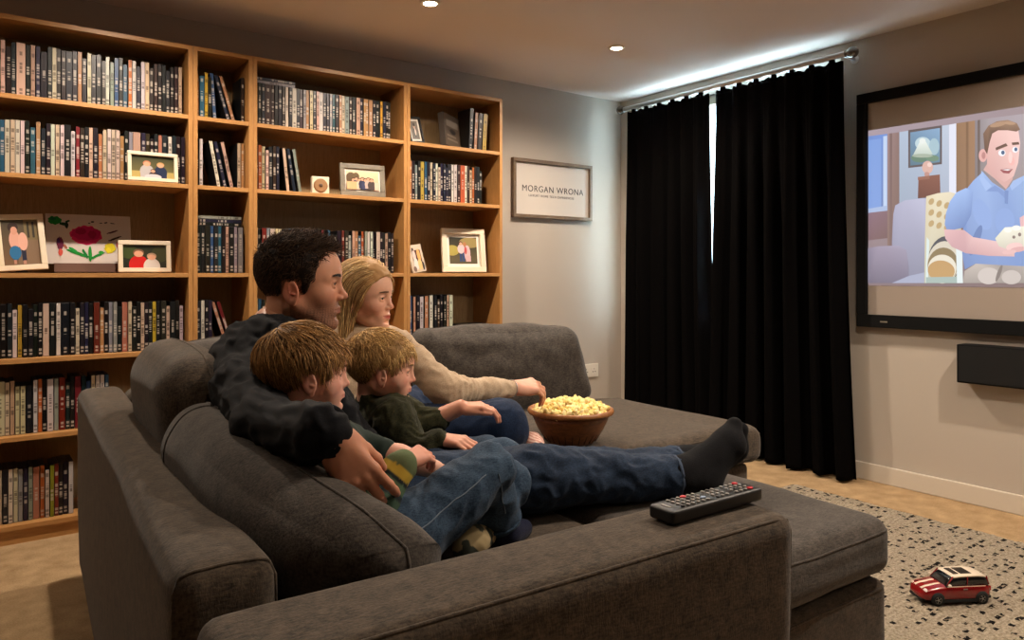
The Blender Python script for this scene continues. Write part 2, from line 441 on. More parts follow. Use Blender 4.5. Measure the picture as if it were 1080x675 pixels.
def put_case(x, y, z, w, h, col, label, group, rot=(0, 0, 0), d=.135):
    global NCASE; NCASE += 1
    key = (round(w, 4), round(h, 4), d)
    o = bpy.data.objects.new('disc_case', case_mesh(w, h, d, key)); COL.objects.link(o)
    o.location = (x, y, z); o.rotation_euler = rot
    o.color = rgb(*[max(0, min(255, .84*c+rd.randint(-9, 9))) for c in col])
    tag(o, label, 'disc case', group)
def row(unit, s, xa, xb, lean=None, seq=None, start=0, hvar=True, pitch=1.0):
    """a run of upright cases; lean: angle list, else all upright"""
    x = xa; n = start; z = SH[s]+.0006; grp = f'disc cases on the {SN[s]} shelf of the {BN[unit]}'
    big = 0
    while True:
        w = rd.choice([.0142, .0142, .0142, .0150, .0150, .0168, .0215])
        if big == 0 and rd.random() < .03: w = .030; big = 1
        if x+w > xb: break
        h = (.195 if (unit, s) == ('C', 0) else rd.choice([.210, .210, .210, .208, .205, .188]))
        p = pick()
        n += 1
        put_case(x+w/2, RY+.044+rd.uniform(-.004, .006), z, w, h, p[1], f'{p[0]} disc case, {ordinal(n)} from the left, {SN[s]} shelf, {BN[unit]}', grp)
        x += w*pitch+rd.uniform(.0004, .0022)
    return n
def leaner(unit, s, x, n, ang, colr, w=.0150, h=.208):
    """a case tipped sideways: ang > 0 leans its top to the right"""
    a = rad(ang); z = SH[s]+.0008+(w/2)*abs(math.sin(a))
    put_case(x, RY+.055, z, w, h, colr[1], f'{colr[0]} disc case leaning, {ordinal(n)} from the left, {SN[s]} shelf, {BN[unit]}', f'disc cases on the {SN[s]} shelf of the {BN[unit]}', rot=(0, a, 0))
C = {p[0]: p for p in PAL}
xa = units['A'][0]; xb = units['A'][1]-.022
row('A', 0, .075, xb); row('A', 1, .075, xb); row('A', 3, .075, xb); row('A', 4, .075, .47); row('A', 5, .075, .335)
b0 = units['B'][0]+.0205; b1 = units['B'][1]-.0205
n = row('B', 0, b0, b0+.072)
for i, (x, a, c) in enumerate(((b0+.084, -4, 'mid blue'), (b0+.144, -16, 'dark navy'), (b0+.1655, -16, 'tan'), (b1-.010, 0, 'dark brown'))): leaner('B', 0, x, n+1+i, a, C[c])
n = row('B', 1, b0, b0+.045)
for i, (x, a, c) in enumerate(((b0+.101, -10, 'white'), (b0+.1285, -12, 'dark navy'), (b0+.158, -12, 'pink beige'), (b1-.0265, 0, 'cream'), (b1-.010, 0, 'tan'))): leaner('B', 1, x, n+1+i, a, C[c])
row('B', 2, b0, b1-.005)
for i in range(3):
    p = C[['black', 'dark navy', 'pale grey'][i]]
    put_case(b0+.010, RY+.054, SH[2]+.2115+.0148*i+.0071, .0142, .190, p[1], f'{p[0]} disc case lying flat, {["lowest", "middle", "topmost"][i]} of three atop a row, narrow bookcase', 'disc cases lying flat on others', rot=(0, rad(90), 0))
    o = COL.objects[-1]
n = row('B', 3, b0, b0+.072)
for i, (x, a, c) in enumerate(((b0+.135, -17, 'tan'), (b0+.158, -17, 'dark red'))): leaner('B', 3, x, n+1+i, a, C[c])
c0 = units['C'][0]+.0205; c1 = units['C'][1]-.0205
row('C', 0, c0, c1-.035)
for i in range(2):
    p = C[['pale grey', 'dark navy'][i]]
    put_case(c0+.004, RY+.054, SH[0]+.1965+.0148*i+.0071, .0142, .190, p[1], f'{p[0]} disc case lying flat, {["lower", "upper"][i]} of two, top shelf behind the couple', 'disc cases lying flat on others', rot=(0, rad(90), 0))
n = row('C', 1, c0, c0+.13)
for i, (x, a, c) in enumerate(((c0+.160, -6, 'cream'), (c0+.192, -9, 'dark navy'), (c0+.219, -9, 'pale grey'))): leaner('C', 1, x, n+1+i, a, C[c])
row('C', 2, c0, c1-.03)
row('C', 3, c0, c0+.06)
d0 = units['D'][0]+.0205; d1 = units['D'][1]-.0205
row('D', 1, d0, d1-.085, hvar=True)
row('D', 3, d0, d0+.300, pitch=1.3)
for i in range(3):
    p = C[['black', 'dark red', 'black'][i]]
    put_case(d0+.338, RY+.05, SH[3]+.0006+.0148*i+.0071, .0142, .190, p[1], f'{["black", "dark red", "black"][i]} disc case lying flat, {["lowest", "middle", "topmost"][i]} of the pile beside the sofa top', 'disc cases in a flat pile', rot=(0, rad(90), 0))
n = 0
for i, (x, a, w, h, c) in enumerate(((d0+.405, 3, .022, .235, 'dark navy'), (d0+.437, 3, .020, .215, 'tan'), (d0+.466, 3, .024, .215, 'dark brown'), (d0+.497, 3, .026, .215, 'yellow'))):
    leaner('D', 0, x, i+2, a, C[c], w, h)
print('CASES', NCASE)


# ------------------------------------------------------------------ flat pictures
M_photo = vcol('printed_photo', rough=.35, spec=.5)
M_paint = vcol('painted_paper', rough=.8, spec=.2)
M_screen = vcol('projected_film', rough=.8, emis=.78)
def ell(cx, cy, rx, ry, n=22, rot=0, a0=0, a1=360):
    c, s = math.cos(rad(rot)), math.sin(rad(rot)); out = []
    for i in range(n):
        a = rad(a0+(a1-a0)*i/(n if a1-a0 == 360 else n-1)); x, y = rx*math.cos(a), ry*math.sin(a)
        out.append((cx+x*c-y*s, cy+x*s+y*c))
    return out
def rect(x0, y0, x1, y1): return [(x0, y0), (x1, y0), (x1, y1), (x0, y1)]
def picture(name, layers, w, h, mat, parent=None, loc=None, rot=None, off=.00025):
    """layers: (polygon in 0..1, colour or colour per vertex); drawn in the xz plane facing -y"""
    bm = bmesh.new(); cl = bm.verts.layers.float_color.new('Col')
    for i, (poly, c) in enumerate(layers):
        poly = [(min(1, max(0, x)), min(1, max(0, y))) for x, y in poly]
        if len(set(poly)) < 3: continue
        if len(set(poly)) < len(poly):
            q_ = []
            for k_, p_ in enumerate(poly):
                if p_ not in [z_[0] for z_ in q_]: q_.append((p_, c[k_] if isinstance(c, list) else c))
            poly = [z_[0] for z_ in q_]; c = [z_[1] for z_ in q_]
        vs = []
        for j, (x, y) in enumerate(poly):
            v = bm.verts.new(((x-.5)*w, -off*i, (y-.5)*h)); cc = c[j] if isinstance(c, list) else c
            v[cl] = rgb(*cc) if mat is not M_screen else rgb(*[.74*a_+.26*b_ for a_, b_ in zip(cc, (132, 130, 138))]); vs.append(v)
        a = sum(poly[k][0]*poly[(k+1) % len(poly)][1]-poly[(k+1) % len(poly)][0]*poly[k][1] for k in range(len(poly)))
        bm.faces.new(vs if a > 0 else vs[::-1])
    bmesh.ops.triangulate(bm, faces=bm.faces[:], ngon_method='EAR_CLIP')
    return obj_bm(name, bm, mat, parent, loc, rot)
def bg_(c1, c2): return (rect(0, 0, 1, 1), [c2, c2, c1, c1])
def person_blob(x, y, s, shirt, skin=(214, 160, 130), hair=(60, 40, 30), legs=None, hs=1.0):
    L = []
    if legs: L.append((rect(x-.075*s, y-.62*s, x+.075*s, y-.2*s), legs))
    L += [(ell(x, y-.12*s, .13*s, .24*s), shirt), (rect(x-.12*s, y-.36*s, x+.12*s, y-.1*s), shirt),
          (ell(x, y+.17*s*hs, .075*s, .095*s), hair), (ell(x, y+.14*s*hs, .062*s, .08*s), skin)]
    return L
def frame_border(w, h, b, d, mat, parent, bevel=.002, name='frame'):
    bm = bmesh.new()
    box(bm, -w/2, w/2, -d, 0, h-b, h, bev=bevel); box(bm, -w/2, w/2, -d, 0, 0, b, bev=bevel)
    box(bm, -w/2, -w/2+b, -d, 0, b, h-b, bev=bevel); box(bm, w/2-b, w/2, -d, 0, b, h-b, bev=bevel)
    return obj_bm(name, bm, mat, parent)
def photo_frame(x, s, w, h, layers, label, b=.018, d=.016, mat=None, lean=9, yaw=0, y=.10, mount=None, roll=0):
    """stands on a shelf, tipped back on its strut"""
    dz = .0012+w/2*abs(math.sin(rad(roll)))+d*math.sin(rad(lean))
    t = empty('photo_frame', (x, RY+y, SH[s]+dz), label=label, cat='photo frame', rot=(rad(-lean), rad(roll), rad(yaw)))
    frame_border(w, h, b, d, mat or M_cream, t)
    boxobj('backing', (-w/2+.003, w/2-.003, -.004, .003, .003, h-.003), M_boxset, t)
    if mount:
        boxobj('mount', (-w/2+b, w/2-b, -.007, -.004, b, h-b), M_paper, t)
        picture('photo', layers, w-2*b-2*mount, h-2*b-2*mount, M_photo, t, loc=(0, -.0074, h/2))
    else: picture('photo', layers, w-2*b, h-2*b, M_photo, t, loc=(0, -.0046, h/2))
    L = h*.62; a = rad(lean)
    bm = bmesh.new(); vs = [bm.verts.new(p) for p in ((-.015, .003, L), (.015, .003, L), (.02, .003+L*math.tan(2*a), .004), (-.02, .003+L*math.tan(2*a), .004))]
    bm.faces.new(vs); r = bmesh.ops.extrude_face_region(bm, geom=bm.faces[:]); bmesh.ops.translate(bm, verts=[v for v in r['geom'] if isinstance(v, bmesh.types.BMVert)], vec=(0, .003, 0))
    bmesh.ops.recalc_face_normals(bm, faces=bm.faces[:]); obj_bm('strut', bm, M_boxset, t)
    return t
M_cream = simple('cream_painted_frame', rgb(226, 212, 188), .5)
M_grey = wood('grey_wood_frame', rgb(134, 126, 110), rgb(108, 100, 86), (2, 2, 2), .55)
M_paper = simple('white_paper', rgb(228, 222, 212), .9)
G1, G2 = (92, 92, 50), (46, 52, 30)
ph1 = [bg_(G2, (120, 110, 66)), (rect(0, 0, 1, .3), (176, 156, 92))] + person_blob(.36, .45, 1.25, (176, 170, 172), hair=(190, 120, 90)) + person_blob(.68, .42, 1.2, (30, 42, 72), hair=(196, 150, 90)) + person_blob(.5, .2, .8, (60, 42, 44), hair=(40, 26, 22)) + [(ell(.5, .06, .2, .12), (200, 190, 196))]
ph2 = [bg_((70, 66, 52), (120, 92, 68)), (rect(.62, .55, 1, 1), (120, 104, 70)), (rect(.7, .6, .76, .95), (50, 44, 34)), (rect(.84, .6, .9, .95), (50, 44, 34)), (rect(.4, 0, 1, .55), (130, 106, 84))] + \
      [(rect(.26, .12, .4, .42), (36, 92, 140)), (rect(.5, .1, .62, .4), (30, 36, 60)), (ell(.34, .55, .15, .22), (222, 168, 150)), (ell(.56, .52, .13, .2), (226, 174, 156)), (ell(.33, .28, .16, .15), (40, 110, 160)),
       (ell(.32, .84, .14, .11), (48, 30, 26)), (ell(.34, .76, .09, .09), (214, 158, 136)), (rect(.27, .03, .34, .12), (190, 140, 120)), (rect(.52, .02, .6, .1), (190, 140, 120))]
ph3 = [bg_((40, 46, 28), (34, 34, 20)), (ell(.15, .7, .2, .3), (60, 74, 34)), (ell(.85, .6, .2, .35), (58, 60, 30))] + person_blob(.36, .35, 1.7, (196, 24, 22), hair=(120, 84, 60), hs=1.1) + person_blob(.66, .25, 1.5, (206, 196, 190), hair=(170, 140, 110), hs=1.05)
ph4 = [bg_((226, 204, 170), (206, 168, 130)), (ell(.15, .6, .16, .3), (90, 70, 44)), (ell(.3, .7, .1, .2), (96, 76, 46))] + sum([person_blob(.22+.09*i, .36+.05*(i % 2), .95, [(180, 60, 60), (40, 44, 70), (220, 190, 170), (44, 48, 76), (60, 64, 96), (190, 170, 160), (70, 60, 60)][i], hair=(70, 44, 30), legs=(40, 44, 64)) for i in range(7)], []) + [(rect(0, 0, .3, .4), (214, 170, 126)), (rect(.85, 0, 1, .4), (226, 190, 170))]
ph5 = [bg_((36, 36, 26), (96, 86, 58)), (ell(.75, .8, .4, .2), (150, 132, 80)), (ell(.1, .5, .25, .2), (170, 156, 76)), (rect(0, 0, 1, .2), (88, 80, 56)), (rect(.36, .08, .44, .42), (44, 64, 110)), (rect(.46, .08, .55, .42), (50, 70, 118)), (ell(.42, .56, .13, .18), (220, 190, 196)),
       (ell(.64, .4, .11, .3), (214, 176, 180)), (rect(.58, .08, .76, .3), (206, 168, 172)), (ell(.58, .5, .05, .14), (190, 80, 80)), (ell(.4, .78, .07, .07), (70, 44, 34)), (ell(.41, .75, .05, .06), (214, 164, 140)), (ell(.55, .74, .06, .08), (180, 120, 80))]
ph6 = [bg_((210, 196, 176), (196, 180, 160)), (rect(.2, .3, .85, .8), (84, 50, 34)), (ell(.34, .62, .12, .2), (222, 196, 190)), (ell(.68, .6, .12, .24), (226, 170, 100)), (ell(.36, .3, .16, .22), (226, 214, 210)), (ell(.64, .26, .15, .2), (230, 190, 130)), (ell(.2, .12, .12, .1), (120, 100, 90)), (ell(.85, .2, .08, .16), (40, 34, 30)), (ell(.3, .84, .07, .06), (60, 40, 30))]
ph7 = [bg_((120, 112, 100), (84, 78, 72)), (ell(.5, .45, .2, .36), (60, 56, 54)), (ell(.5, .72, .12, .14), (206, 170, 150)), (ell(.5, .8, .14, .1), (60, 44, 36)), (ell(.55, .4, .1, .2), (214, 196, 186))]
photo_frame(.622, 1, .195, .125, ph1, 'cream landscape photo frame of three people in front of discs on second shelf', b=.015, lean=6, y=.033)
photo_frame(.168, 2, .165, .225, ph2, 'cream portrait photo frame of two children at far left of third shelf', b=.021, lean=10, y=.10, roll=-4, yaw=4)
photo_frame(.600, 2, .205, .135, ph3, 'white landscape photo frame of a red shirt and white shirt beside the painting', b=.018, lean=7, y=.085)
photo_frame(1.60, 1, .235, .165, ph4, 'grey wooden photo frame of a group on second shelf behind the couple', b=.025, lean=7, y=.07, mat=M_grey, mount=.008, yaw=-6)
photo_frame(2.225, 2, .265, .245, ph5, 'large cream photo frame of a couple on third shelf beside the sign', b=.030, lean=7, y=.10, mount=.018, d=.022, yaw=-8)
photo_frame(1.925, 0, .10, .145, ph7, 'small black photo frame leaning on top shelf beside the sign', b=.011, lean=10, y=.10, mat=M_black, mount=.012, roll=-7, yaw=14)
# unframed canvas print
t = empty('canvas_print', (1.925, RY+.060, SH[2]+.005), label='small unframed print of two figures leaning beside the large cream frame', cat='print', rot=(rad(-12), rad(-8), rad(10)))
boxobj('board', (-.045, .045, -.0, .008, .002, .15), M_paper, t); picture('print', ph6, .09, .148, M_photo, t, loc=(0, -.0006, .076))
# dark boxed set turned to face the room
t = empty('disc_box_set', (2.135, RY+.060, SH[0]+.003), label='dark slanted box set turned face out on the top shelf beside the sign', cat='box set', rot=(rad(-8), rad(4), rad(28)))
boxobj('box', (-.085, .085, 0, .035, 0, .185), M_boxset, t, bev=.001)
picture('cover', [bg_((64, 54, 46), (88, 74, 60)), (rect(.12, .62, .88, .82), (116, 106, 96)), (rect(.12, .3, .7, .36), (120, 108, 94)), (rect(.12, .18, .8, .24), (120, 108, 94)), (ell(.5, .48, .2, .08), (38, 32, 30))], .165, .18, M_photo, t, loc=(0, -.0008, .0925))
# little round keepsake in a block
t = empty('keepsake_block', (1.378, RY+.07, SH[1]+.0008), label='small cream block with a round medallion between discs and grey frame', cat='ornament', rot=(0, 0, rad(-8)))
boxobj('block', (-.042, .042, 0, .03, 0, .088), M_cream, t, bev=.003)
bm = bmesh.new(); lathe(bm, [(0, -.004), (.012, -.006), (.02, -.003), (.028, -.0065), (.033, -.003), (.034, 0)], 32, axis='y', c=(0, 0, .044)); obj_bm('medallion', bm, simple('tan_medallion', rgb(150, 112, 74), .6), t)
bm = bmesh.new(); lathe(bm, [(0, -.0085), (.007, -.008), (.009, -.0055)], 20, axis='y', c=(0, 0, .044)); obj_bm('medallion_centre', bm, simple('brown_centre', rgb(84, 56, 36), .6), t)

# child's flower painting
W_ = (196, 186, 180); rnd = random.Random(4)
def blob(cx, cy, rx, ry, n=30, j=.16, rot=0):
    return [(cx+(x-cx)*(1+rnd.uniform(-j, j)), cy+(y-cy)*(1+rnd.uniform(-j, j))) for x, y in ell(cx, cy, rx, ry, n, rot)]
GR, MG = (26, 120, 46), (170, 24, 84)
lay = [bg_(W_, W_), (blob(.46, .58, .185, .2, 40, .09), (196, 40, 96)), (blob(.46, .62, .17, .15, 34, .1), MG), (blob(.4, .66, .06, .07), (140, 14, 66)), (blob(.53, .6, .05, .08), (146, 18, 70)),
       (blob(.1, .87, .075, .085), GR), (blob(.08, .9, .03, .03), (16, 90, 60)), (blob(.2, .8, .05, .03, rot=-20), (24, 60, 32)), (blob(.235, .78, .02, .07), (34, 44, 34)), (blob(.25, .86, .03, .018, rot=40), (30, 70, 40)),
       (blob(.155, .4, .04, .14), (96, 34, 60)), (blob(.16, .22, .025, .07), (190, 80, 70)), (blob(.14, .46, .02, .05), (60, 30, 80)), (blob(.215, .34, .018, .05, rot=20), (150, 90, 70)),
       (blob(.36, .2, .03, .15, rot=58, j=.08), GR), (blob(.3, .28, .022, .07, rot=40), (30, 140, 60)), (blob(.44, .2, .018, .1, rot=15), (20, 110, 50)), (blob(.5, .2, .022, .16, rot=0, j=.08), (30, 128, 50)), (blob(.58, .16, .022, .12, rot=-50), GR), (blob(.63, .23, .03, .03), (40, 140, 50)),
       (blob(.74, .33, .07, .1), (190, 176, 30)), (blob(.72, .27, .03, .06), (206, 190, 40)), (blob(.78, .66, .015, .08, rot=-60), (80, 40, 50)), (blob(.8, .52, .018, .09, rot=-55), (60, 44, 30)), (blob(.83, .4, .012, .06), (170, 60, 70)),
       (blob(.54, .86, .02, .016), (30, 34, 34)), (blob(.64, .84, .02, .008), (30, 40, 34)), (blob(.7, .85, .022, .012, rot=20), (24, 34, 30)), (blob(.78, .84, .03, .009, rot=-10), (30, 40, 34)), (blob(.5, .83, .014, .01), (40, 40, 40))]
t = empty('childs_painting', (.405, RY+.150, SH[2]+.004), label="child's painting of a magenta flower on white paper on the third shelf", cat='painting', rot=(rad(-14), 0, rad(0)))
boxobj('paper', (-.157, .157, 0, .0015, .036, .250), M_paper, t); picture('paint', lay, .312, .212, M_paint, t, loc=(0, -.0006, .143), off=.00012)
boxobj('ledge', (-.13, .16, -.004, .006, 0, .037), simple('brown_ledge', rgb(92, 58, 40), .6), t)

# framed wall sign
t = empty('framed_sign', (2.838, WY-.001, 1.3), label='rectangular framed name sign hanging on the wall right of the bookcases', cat='sign')
Wd, Hd = .70, .385; M_wf = wood('brown_wood_frame', rgb(120, 98, 74), rgb(92, 72, 52), (2, 2, 2), .5)
def sx(px): # photo column -> wall x
    return WY*(460+.806*(px-540))/(626-.592*(px-540))
x0, x1 = sx(538.5), sx(621.5); Wd = x1-x0; t.location.x = (x0+x1)/2
d = .592*x0+.806*WY; z1 = CAMZ+(288-166)*d/777; z0 = CAMZ+(288-229)*d/777; Hd = z1-z0; t.location.z = z0
frame_border(Wd, Hd, .022, .03, M_wf, t); boxobj('board', (-Wd/2+.01, Wd/2-.01, -.012, -.001, .01, Hd-.01), simple('sign_paper', rgb(205, 196, 186), .6), t)
M_ink = simple('dark_ink', rgb(36, 32, 34), .7)
def text(body, size, loc, parent, mat, width=None, name='lettering', rot=(rad(90), 0, 0), ext=.0006, space=1.0):
    c = bpy.data.curves.new(name, 'FONT'); c.body = body; c.size = size; c.align_x = 'CENTER'; c.align_y = 'CENTER'; c.extrude = ext; c.space_character = space
    o = bpy.data.objects.new(name, c); COL.objects.link(o); bpy.context.view_layer.update()
    if width: c.size = size*width/max(o.dimensions.x, 1e-6); bpy.context.view_layer.update()
    me = bpy.data.meshes.new_from_object(o.evaluated_get(bpy.context.evaluated_depsgraph_get())); bpy.data.objects.remove(o)
    return link_mesh(name, me, mat, parent, loc, rot)
text('MORGAN WRONA', .06, (.004, -.0125, Hd*.50), t, M_ink, width=Wd*.775, space=1.12)
text('LUXURY HOME TECH EXPERIENCES', .02, (-.01, -.0125, Hd*.385), t, M_ink, width=Wd*.57, space=1.2)

# ------------------------------------------------------------------ curtains
def curtain(name, y0, y1, label, edge0=0, edge1=0, seed=0, wide=1.0):
    r = random.Random(seed); n = int((y1-y0)/.006); m = 70; V = []; zt, zb = 2.096, .012
    L = y1-y0; ph = [r.uniform(0, 6.28) for _ in range(4)]
    for j in range(m+1):
        f = j/m; z = zt+(zb-zt)*f
        amp = .014+.022*min(1, f*2.5)+.006*f
        for i in range(n+1):
            s = i/n
            y = y0+s*L + (edge0*(1-s)+edge1*s)*f*f*.7
            a = 2*math.pi*s*L/.115
            x = amp*(math.sin(a+ph[0]+.8*math.sin(3*s*math.pi+ph[1])+.25*f*math.sin(5*s+ph[2])) + .25*math.sin(2.3*a+ph[3]+f))
            y += .012*f*math.sin(2*a+ph[2])
            V.append((x, y, z+ (.004*math.sin(a*2) if j == 0 else 0)))
    F = [(j*(n+1)+i, j*(n+1)+i+1, (j+1)*(n+1)+i+1, (j+1)*(n+1)+i) for j in range(m) for i in range(n)]
    V = np.array(V); V2 = V+np.array((.003, 0, 0)); k = len(V); F2 = [(a+k, d+k, c+k, b+k) for a, b, c, d in F]
    rim = []
    for i in range(n): rim += [(i+1, i, i+k, i+1+k), (m*(n+1)+i, m*(n+1)+i+1, m*(n+1)+i+1+k, m*(n+1)+i+k)]
    for j in range(m): rim += [(j*(n+1), (j+1)*(n+1), (j+1)*(n+1)+k, j*(n+1)+k), ((j+1)*(n+1)+n, j*(n+1)+n, j*(n+1)+n+k, (j+1)*(n+1)+n+k)]
    t = empty(name, (3.50, 0, 0), label=label, cat='curtain', group='blackout curtains over the window')
    obj_np('cloth', np.vstack([V, V2]), np.array(F+F2+rim), M_curt, t)
    q = int(L/.105)
    for i in range(q):
        y = y0+(i+.5)*L/q
        bm = bmesh.new(); box(bm, -.006, .012, y-.013, y+.013, zt-.02, zt+.016, bev=.002); obj_bm('header_loop', bm, M_curt, t)
    return t
curtain('curtain', 2.815, 3.475, 'left black blackout curtain beside the corner of the room', edge0=-.06, edge1=.02, seed=3)
curtain('curtain', 1.985, 2.765, 'right black blackout curtain hanging next to the projector screen', edge0=-.09, edge1=.050, seed=8)
t = empty('curtain_rod', (3.50, 2.735, 2.125), label='silver curtain pole with ball finials under the ceiling', cat='curtain rod')
M_gun = simple('gunmetal', rgb(120, 118, 116), .25, .9)
bm = bmesh.new(); cyl(bm, (0, -.77, 0), (0, .77, 0), .0150, n=20); obj_bm('pole', bm, M_chrome, t)
for s in (-1, 1):
    bm = bmesh.new(); lathe(bm, [(0, .062), (.014, .059), (.025, .048), (.029, .034), (.025, .020), (.016, .011), (.019, .006), (.019, 0), (0, 0)], 24, axis='y')
    o = obj_bm('finial', bm, M_gun, t, loc=(0, s*.77, 0), rot=(0, 0, 0 if s > 0 else math.pi))
    bm = bmesh.new(); cyl(bm, (.002, s*.745, 0), (WX-3.50-.004, s*.745, -.0), .007); cyl(bm, (WX-3.50-.006, s*.745, 0), (WX-3.50-.0005, s*.745, 0), .022)
    obj_bm('bracket', bm, M_chrome, t)

# ------------------------------------------------------------------ projector screen
t = empty('projector_screen', (WX-.001, 0, 0), label='large black framed projector screen playing an animated film on the wall', cat='projector screen')
ys0, ys1, zs0, zs1 = -.16, 1.956, .77, 1.93
bm = bmesh.new(); bb = .05; xx0, xx1 = -.05, 0
box(bm, xx0, xx1, ys0, ys1, zs1-bb, zs1, bev=.003); box(bm, xx0, xx1, ys0, ys1, zs0, zs0+bb+.012, bev=.003)
box(bm, xx0, xx1, ys0, ys0+bb, zs0+bb+.012, zs1-bb, bev=.003); box(bm, xx0, xx1, ys1-bb, ys1, zs0+bb+.012, zs1-bb, bev=.003)
obj_bm('frame', bm, M_blackm, t)
boxobj('screen_surface', (-.03, -.004, ys0+bb-.002, ys1-bb+.002, zs0+bb, zs1-bb+.002), simple('screen_vinyl', rgb(158, 146, 136), .9, spec=.1), t)
boxobj('badge', (-.0512, -.0495, 1.80, 1.835, zs0+.026, zs0+.033), M_grey, t)
# the film frame
py0, py1, pz0, pz1 = -.10, 1.904, .975, 1.745
PW, PH = py1-py0, pz1-pz0
def SP(px, py):
    """photo pixel on the screen plane -> picture 0..1"""
    tt = (WX-.032)/(460+.806*(px-540)); y = tt*(626-.592*(px-540)); d = 777*tt; z = CAMZ+(288-py)*tt
    return ((py1-y)/PW, (z-pz0)/PH)
def ZP(pts):   # points measured in the zoomed crop (x*2.933, y*2.935 from 900,90)
    return [SP(900+a/2.933, 90+b/2.935) for a, b in pts]
def Z1(a, b): return SP(900+a/2.933, 90+b/2.935)
def ZE(cx, cy, rx, ry, rot=0, n=26): return ZP(ell(cx, cy, rx, ry, n, rot))
lay = [(rect(0, 0, 1, 1), [(118, 96, 96), (96, 72, 58), (120, 96, 78), (150, 132, 140)]),
  (ZP([(46, 158), (105, 150), (105, 390), (46, 395)]), [(86, 120, 190), (92, 128, 200), (84, 112, 170), (76, 96, 150)]),
  (ZP([(46, 170), (86, 165), (86, 375), (46, 385)]), (104, 140, 206)), (ZP([(92, 158), (104, 156), (104, 385), (92, 388)]), (176, 196, 226)), (ZP([(46, 382), (105, 372), (105, 388), (46, 398)]), (150, 170, 206)),
  (ZP([(46, 395), (130, 385), (130, 470), (46, 480)]), [(116, 84, 96), (110, 80, 84), (96, 66, 60), (104, 74, 76)]),
  (ZP([(105, 150), (142, 145), (142, 560), (105, 560)]), [(142, 112, 108), (120, 92, 84), (96, 70, 60), (110, 82, 70)]),
  (ZP([(112, 149), (120, 148), (120, 500), (112, 500)]), (104, 78, 72)),
  (ZP([(142, 145), (296, 122), (296, 480), (142, 500)]), [(160, 176, 196), (178, 190, 206), (140, 150, 170), (128, 142, 160)]),
  (ZP([(296, 122), (318, 118), (318, 470), (296, 475)]), (216, 218, 232)),
  (ZP([(318, 118), (376, 109), (376, 440), (318, 460)]), [(132, 94, 60), (148, 106, 70), (130, 92, 62), (112, 78, 50)]), (ZP([(348, 114), (356, 113), (356, 440), (348, 440)]), (110, 76, 46)),
  (ZP([(376, 109), (420, 102), (420, 440), (376, 440)]), [(120, 110, 112), (150, 140, 140), (110, 98, 94), (100, 84, 76)]), (ZP([(384, 108), (392, 107), (392, 400), (384, 400)]), (90, 74, 66)),
  (ZP([(420, 102), (530, 88), (530, 440), (420, 440)]), [(150, 138, 142), (158, 146, 150), (130, 112, 104), (120, 104, 96)]),
  (ZP([(170, 139), (274, 124), (274, 244), (170, 256)]), (74, 62, 60)), (ZP([(176, 146), (268, 132), (268, 238), (176, 249)]), [(96, 130, 160), (120, 156, 190), (84, 120, 140), (70, 100, 116)]),
  (ZE(215, 180, 24, 20), (176, 200, 206)), (ZE(250, 190, 16, 26), (150, 180, 190)), (ZE(205, 225, 26, 14), (80, 112, 88)), (ZE(245, 226, 20, 10), (92, 124, 96)),
  (ZP([(206, 174), (224, 174), (246, 214), (184, 218)]), [(230, 236, 226), (226, 232, 220), (180, 196, 180), (176, 190, 176)]), (ZE(214, 172, 10, 8), (224, 230, 222)), (ZE(214, 218, 32, 6), (150, 164, 142)),
  (ZE(230, 254, 17, 20), [(206, 160, 144)]*26), (ZE(228, 276, 8, 8), (176, 124, 110)), (ZE(236, 246, 7, 7), (232, 196, 182)),
  (ZP([(202, 284), (268, 276), (270, 345), (200, 350)]), [(112, 62, 44), (120, 68, 50), (96, 50, 36), (84, 42, 30)]), (ZP([(200, 284), (236, 280), (236, 290), (200, 294)]), (134, 80, 60)),
  # grey armchair
  (ZP([(130, 372), (160, 356), (215, 350), (250, 356), (250, 600), (120, 600), (120, 480), (124, 400)]), [(156, 156, 180), (166, 166, 190), (176, 176, 200), (150, 150, 172), (120, 122, 142), (116, 116, 138), (126, 124, 148), (146, 144, 170)]),
  (ZP([(44, 504), (80, 498), (140, 496), (165, 510), (172, 560), (172, 612), (44, 612)]), [(118, 108, 128), (140, 128, 148), (150, 142, 166), (140, 132, 152), (110, 104, 124), (96, 90, 110), (92, 84, 100)]),
  (ZP([(172, 590), (240, 575), (240, 612), (120, 612), (150, 600)]), (150, 156, 180)),
  # cream patterned chair back
  (ZP([(226, 344), (262, 334), (300, 330), (330, 340), (340, 612), (220, 612), (222, 470)]), [(216, 200, 160), (226, 212, 176), (222, 208, 176), (200, 186, 152), (170, 160, 130), (180, 176, 150), (206, 190, 150)])]
for i in range(9):
    lay.append((ZE(242+(i % 3)*24, 360+(i//3)*34+(i % 3)*6, 8, 11, 30, 12), (176, 146, 92)))
